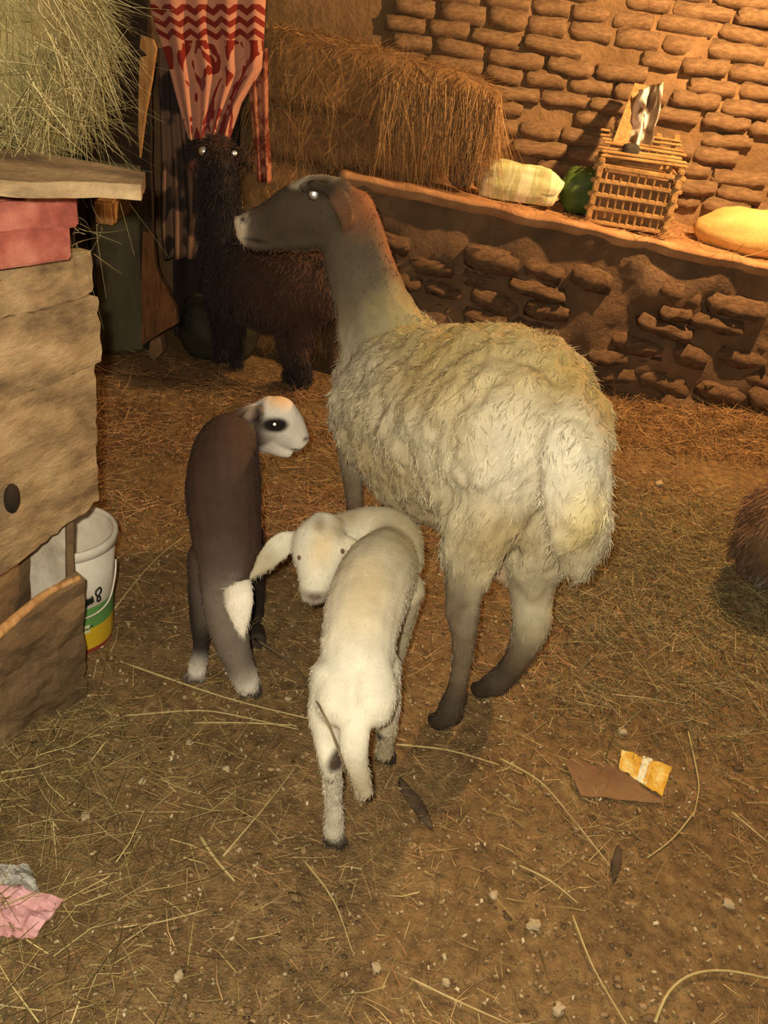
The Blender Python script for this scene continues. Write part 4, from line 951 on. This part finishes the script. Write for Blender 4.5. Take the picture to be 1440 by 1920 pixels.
sheet('pink_film', ((-40, 1650), (122, 1700), (66, 1776), (-40, 1772)), .008, .012, mat('pink_print', rgb(196, 140, 136), rgb(228, 178, 182), 12, .45, .4, 40, c3=rgb(214, 160, 160)), seed=7, parent=pk)
sheet('silver_edge', ((-30, 1640), (56, 1640), (78, 1692), (-10, 1672)), .016, .012, mat('silver_film', rgb(150, 148, 140), rgb(230, 228, 220), 30, .25, .8, 60, metallic=.7), seed=8, parent=pk)
def leaf(a, b, w_, lab, seed):
    p, q = gp(*a), gp(*b); c = (p+q)/2; c.z = gh(c.x, c.y)+.006; d = q-p
    tag(pillow('dry_leaf', c, (d.length, w_, .010), math.atan2(d.y, d.x), mat('dark_leaf', rgb(62, 50, 38), rgb(92, 76, 56), 20, .9), None, seed, .35, 1.6, 20, 8), lab, 'leaf')
leaf((748, 1462), (812, 1556), .03, 'dark dry leaf on the floor right of the white lamb foot', 2)
leaf((1160, 1590), (1148, 1656), .02, 'dark curled leaf below the brown cardboard scrap', 3)
# named stalks
stalkm = mat('straw_stalk', rgb(166, 146, 94), rgb(196, 176, 124), 40, .6, rnd=True)
twigm = mat('grey_twig', rgb(96, 84, 62), rgb(128, 112, 84), 30, .8)
def stalk(pix, lab, r=.0028, mt=stalkm, lift=.006, r1=None):
    pts = []
    for q in pix:
        if len(q) == 3: pts.append(at(*q))
        else:
            p = gp(*q); p.z = gh(p.x, p.y)+lift; pts.append(p)
    tag(tube('straw_stalk', pts, r*.8, mt, None, 6, r1 or r*.45), lab, 'straw')
stalk(((232, 1246), (420, 1310), (590, 1354)), 'longest pale straw stalk running below the brown lamb feet', .0034)
stalk(((236, 1342), (375, 1334), (470, 1350), (560, 1370)), 'pale straw stalk bent in the middle, left of white lamb')
stalk(((362, 1356), (460, 1357), (556, 1362)), 'short pale straw stalk under the bent stalk')
stalk(((478, 1198, 1.36), (548, 1246, 1.20), (598, 1322, .945), (636, 1410, .89), (648, 1452, .88)), 'grey stalk arching across the white lamb left hind leg', .0036, twigm)
stalk(((216, 1152), (262, 1092), (300, 1052), (345, 1016)), 'yellow straw stalk leaning right of the paint bucket', .003, lift=.02)
stalk(((936, 1428), (1010, 1470), (1070, 1540), (1142, 1626)), 'long straw stalk running down from the ewe hind feet', .003)
stalk(((742, 1398), (840, 1412), (935, 1440)), 'straw stalk between white lamb and the long stalk', .003)
stalk(((1288, 1378), (1304, 1440), (1310, 1480), (1300, 1532)), 'upright bent straw stalk right of the foil wrapper', .003)
stalk(((1304, 1520), (1262, 1572), (1212, 1612)), 'reddish straw stalk below the foil wrapper')
stalk(((1072, 1720), (1112, 1818), (1172, 1925)), 'straw stalk slanting down at the lower right edge', .0026)
stalk(((768, 1838), (850, 1878), (952, 1922)), 'straw stalk near the bottom edge at centre', .0026)
stalk(((1224, 1925), (1250, 1868), (1296, 1832), (1360, 1824), (1445, 1840)), 'thick pale curved stalk in the lower right corner', .0040, lift=.01)
stalk(((374, 1568), (402, 1612), (440, 1655)), 'broad flat straw piece below the brown lamb', .0044)
stalk(((418, 1610), (500, 1510), (556, 1438)), 'straw stalk pointing up toward the white lamb tail', .0026)
stalk(((972, 1628), (1030, 1656), (1082, 1698)), 'reddish straw stalk in the middle of the right foreground')
stalk(((1372, 1522), (1440, 1578)), 'straw stalk at the right edge level with the wrapper')
stalk(((76, 1398), (160, 1412), (244, 1428)), 'dark grey twig in front of the board coop', .0042, twigm)
stalk(((215, 1745), (300, 1730), (390, 1705)), 'thin straw stalk lying right of the pink wrapper', .0024)
stalk(((570, 1618), (625, 1690), (660, 1790)), 'thin straw stalk below the white lamb hind foot', .0024)
peb = mat('pale_pebble', rgb(150, 130, 98), rgb(194, 174, 138), 30, .8, .3, 80, rnd=True)
for i, (px, py, s_, lab) in enumerate(((1001, 1738, .022, 'largest pale pebble in the right foreground'), (1046, 1894, .020, 'pale pebble near the bottom edge right of centre'), (704, 1818, .016, 'squarish pale pebble below the thin stalk at bottom centre'),
        (1366, 1694, .018, 'pale pebble by the right edge above the curved stalk'), (925, 1679, .016, 'pale pebble left of the reddish stalk in right foreground'), (160, 1532, .016, 'pale pebble above the pink wrapper'), (424, 1440, .016, 'pale pebble below the short stalk left of white lamb'),
        (266, 1462, .014, 'pale pebble beside the end of the dark grey twig'), (335, 1832, .016, 'pale pebble near the bottom edge left of centre'), (836, 1843, .012, 'tiny pale pebble touching the stalk at bottom centre'),
        (1234, 912, .03, 'pale stone on the dark hay right of the ewe'), (1166, 1372, .02, 'pale stone just above the yellow foil wrapper'), (355, 1392, .014, 'pale pebble left under the bent straw stalk'), (540, 1310, .012, 'tiny pale pebble between the two lambs'))):
    p = gp(px, py); p.z = gh(p.x, p.y)+s_*.22
    tag(pillow('pebble', p, (s_*1.2, s_*.9, s_*.5), i, peb, None, i*1.7, .75, 2.8, 12, 8), lab, 'pebble', 'pale pebbles on the dirt')
# ---- uncountable straw and chaff
def litter(name, n, xr, yr, length, width, cs, lab, mask=None, lift=.004, pitch=.08, jit=.2, segs=2, dirx=None):
    P = []
    while len(P) < n:
        x, y = random.uniform(*xr), random.uniform(*yr)
        if mask is None or random.random() < mask(x, y): P.append((x, y, gh(x, y)+lift*random.uniform(.3, 1.6)))
    P = np.array(P); th = rng.uniform(0, 2*math.pi, n); d = np.stack([np.cos(th), np.sin(th), rng.normal(.02, pitch, n)], 1)
    if dirx is not None: d = d*np.array(dirx)
    V, F, C = strands(P, d, length*rng.uniform(.35, 1.5, n), width*rng.uniform(.6, 1.5, n), palette(n, cs, .2), droop=.03, segs=segs, jit=jit)
    tag(link(name, mesh_np(name, V, F, True, C), M['strand']), lab, 'straw', kind='stuff')
def clump(s, t): return lambda x, y: max(0.05, min(1, .5+t*noise.noise((x*s, y*s, 6.6))))
OL = [rgb(140, 118, 70), rgb(168, 146, 92), rgb(118, 98, 58), rgb(190, 170, 116), rgb(104, 90, 60)]
RD_ = [rgb(150, 108, 70), rgb(176, 132, 88), rgb(122, 84, 54), rgb(196, 158, 110)]
GRN = [rgb(136, 122, 82), rgb(116, 108, 72), rgb(162, 144, 98), rgb(98, 90, 62), rgb(184, 164, 116)]
litter('straw_litter', 9500, (-1.0, 1.3), (.45, 2.6), .045, .0018, OL+RD_, 'fine olive straw scattered over the foreground dirt', clump(4, 1.8))
litter('chopped_straw', 6500, (-1.6, 2.2), (1.5, 3.4), .06, .0024, RD_, 'reddish chopped straw covering the floor behind the lambs', clump(3, 2), .006)
litter('hay_mat', 7000, (.38, 1.5), (1.35, 2.95), .085, .0024, GRN, 'matted greenish hay right of the ewe', lambda x, y: max(0, min(1, 1.1-abs(y-2.05)/.75))*max(0, min(1, (x-.35)/.25)), .012, .16, .3)
litter('wall_straw', 5200, (.2, 2.1), (3.05, 3.40), .10, .0026, HAYO, 'orange lit straw banked along the low wall foot', None, .02, .2, .25)
litter('corner_straw', 2200, (-.95, -.2), (.5, 1.25), .09, .0022, OL, 'loose straw in front of the board coop', lambda x, y: max(0, min(1, (-.12-x)/.45)), .012, .14, .3)
litter('back_straw', 3200, (-1.25, -.1), (2.0, 3.15), .09, .0026, RD_, 'loose straw on the floor before the dark sheep', clump(3, 2), .012, .15, .25)
n = 900; xs = rng.uniform(.25, 2.0, n); ys = rng.uniform(3.41, 4.05, n)
V, F, C = strands(np.stack([xs, ys, .832-.072*xs], 1), np.stack([rng.normal(0, 1, n), rng.normal(0, .6, n), rng.normal(.1, .2, n)], 1), rng.uniform(.03, .12, n), .0024, palette(n, HAYO, .2), droop=.1, segs=3, jit=.3)
tag(link('bench_straw', mesh_np('bench_straw', V, F, True, C), M['strand']), 'straw scattered on the earth bench around the crate', 'straw', kind='stuff')
def chaff(n):
    V, F, C = [], [], []; cs = [rgb(176, 156, 116), rgb(160, 136, 98), rgb(196, 178, 144), rgb(140, 112, 78)]
    for i in range(n):
        x, y = random.uniform(-1, 1.3), .45+2.3*random.random()**1.2; s_ = random.choice((.0016, .0020, .0026, .0032, .0042))*random.uniform(.7, 1.3); z_ = gh(x, y)+.002
        a = random.uniform(0, 6.28); ca, sa = math.cos(a)*s_, math.sin(a)*s_; k = random.uniform(.3, .8); t = random.uniform(-.5, .5)*s_; b0 = len(V)
        c = np.array(random.choice(cs))*random.uniform(.7, 1.1)
        for (u, v, w_) in ((-1, -.6, 0), (1, -1, 0), (.6, 1, 0), (-.8, .7, 0), (-.7, -.5, 1), (.7, -.7, 1), (.7, .7, 1), (-.7, .7, 1)):
            V.append((x+u*ca-v*sa*k, y+u*sa+v*ca*k, z_+w_*.0022+u*t)); C.append(c)
        for f in ((0, 1, 5, 4), (1, 2, 6, 5), (2, 3, 7, 6), (3, 0, 4, 7), (4, 5, 6, 7)): F.append(tuple(b0+q for q in f))
    tag(link('chaff', mesh_np('chaff', V, F, False, np.array(C)), M['strand']), 'pale chaff and crumbs speckling the dirt floor', 'chaff', kind='stuff')
chaff(7500)

def dung(n):
    V, F, C = [], [], []; cs = [rgb(112, 88, 60), rgb(132, 106, 72), rgb(92, 72, 50), rgb(150, 122, 86)]
    base = bmesh.new(); bmesh.ops.create_icosphere(base, subdivisions=1, radius=1); bv = [v.co.copy() for v in base.verts]; bf = [tuple(v.index for v in f.verts) for f in base.faces]; base.free()
    while len(V) < n*len(bv):
        x, y = random.uniform(-1.1, 1.4), .45+2.6*random.random()
        if random.random() > max(.04, min(1, .35+1.6*noise.noise((x*3, y*3, 11)))): continue
        s_ = random.uniform(.0022, .006)*(1.8 if random.random() < .10 else 1); z_ = gh(x, y); b0 = len(V); c = np.array(random.choice(cs))*random.uniform(.7, 1.2)
        k = Vector((random.uniform(.8, 1.5), random.uniform(.7, 1.2), random.uniform(.25, .5)))
        for v in bv:
            d = s_*(1+.7*noise.noise(v*1.7+Vector((x*50, y*50, 0)))); V.append((x+v.x*k.x*d, y+v.y*k.y*d, z_+v.z*k.z*d+s_*.15)); C.append(c)
        for f in bf: F.append(tuple(b0+q for q in f))
    tag(link('dirt_crumbs', mesh_np('dirt_crumbs', V, F, True, np.array(C)), M['strand']), 'dark dirt and dung crumbs trodden into the floor', 'dirt', kind='stuff')
dung(4200)
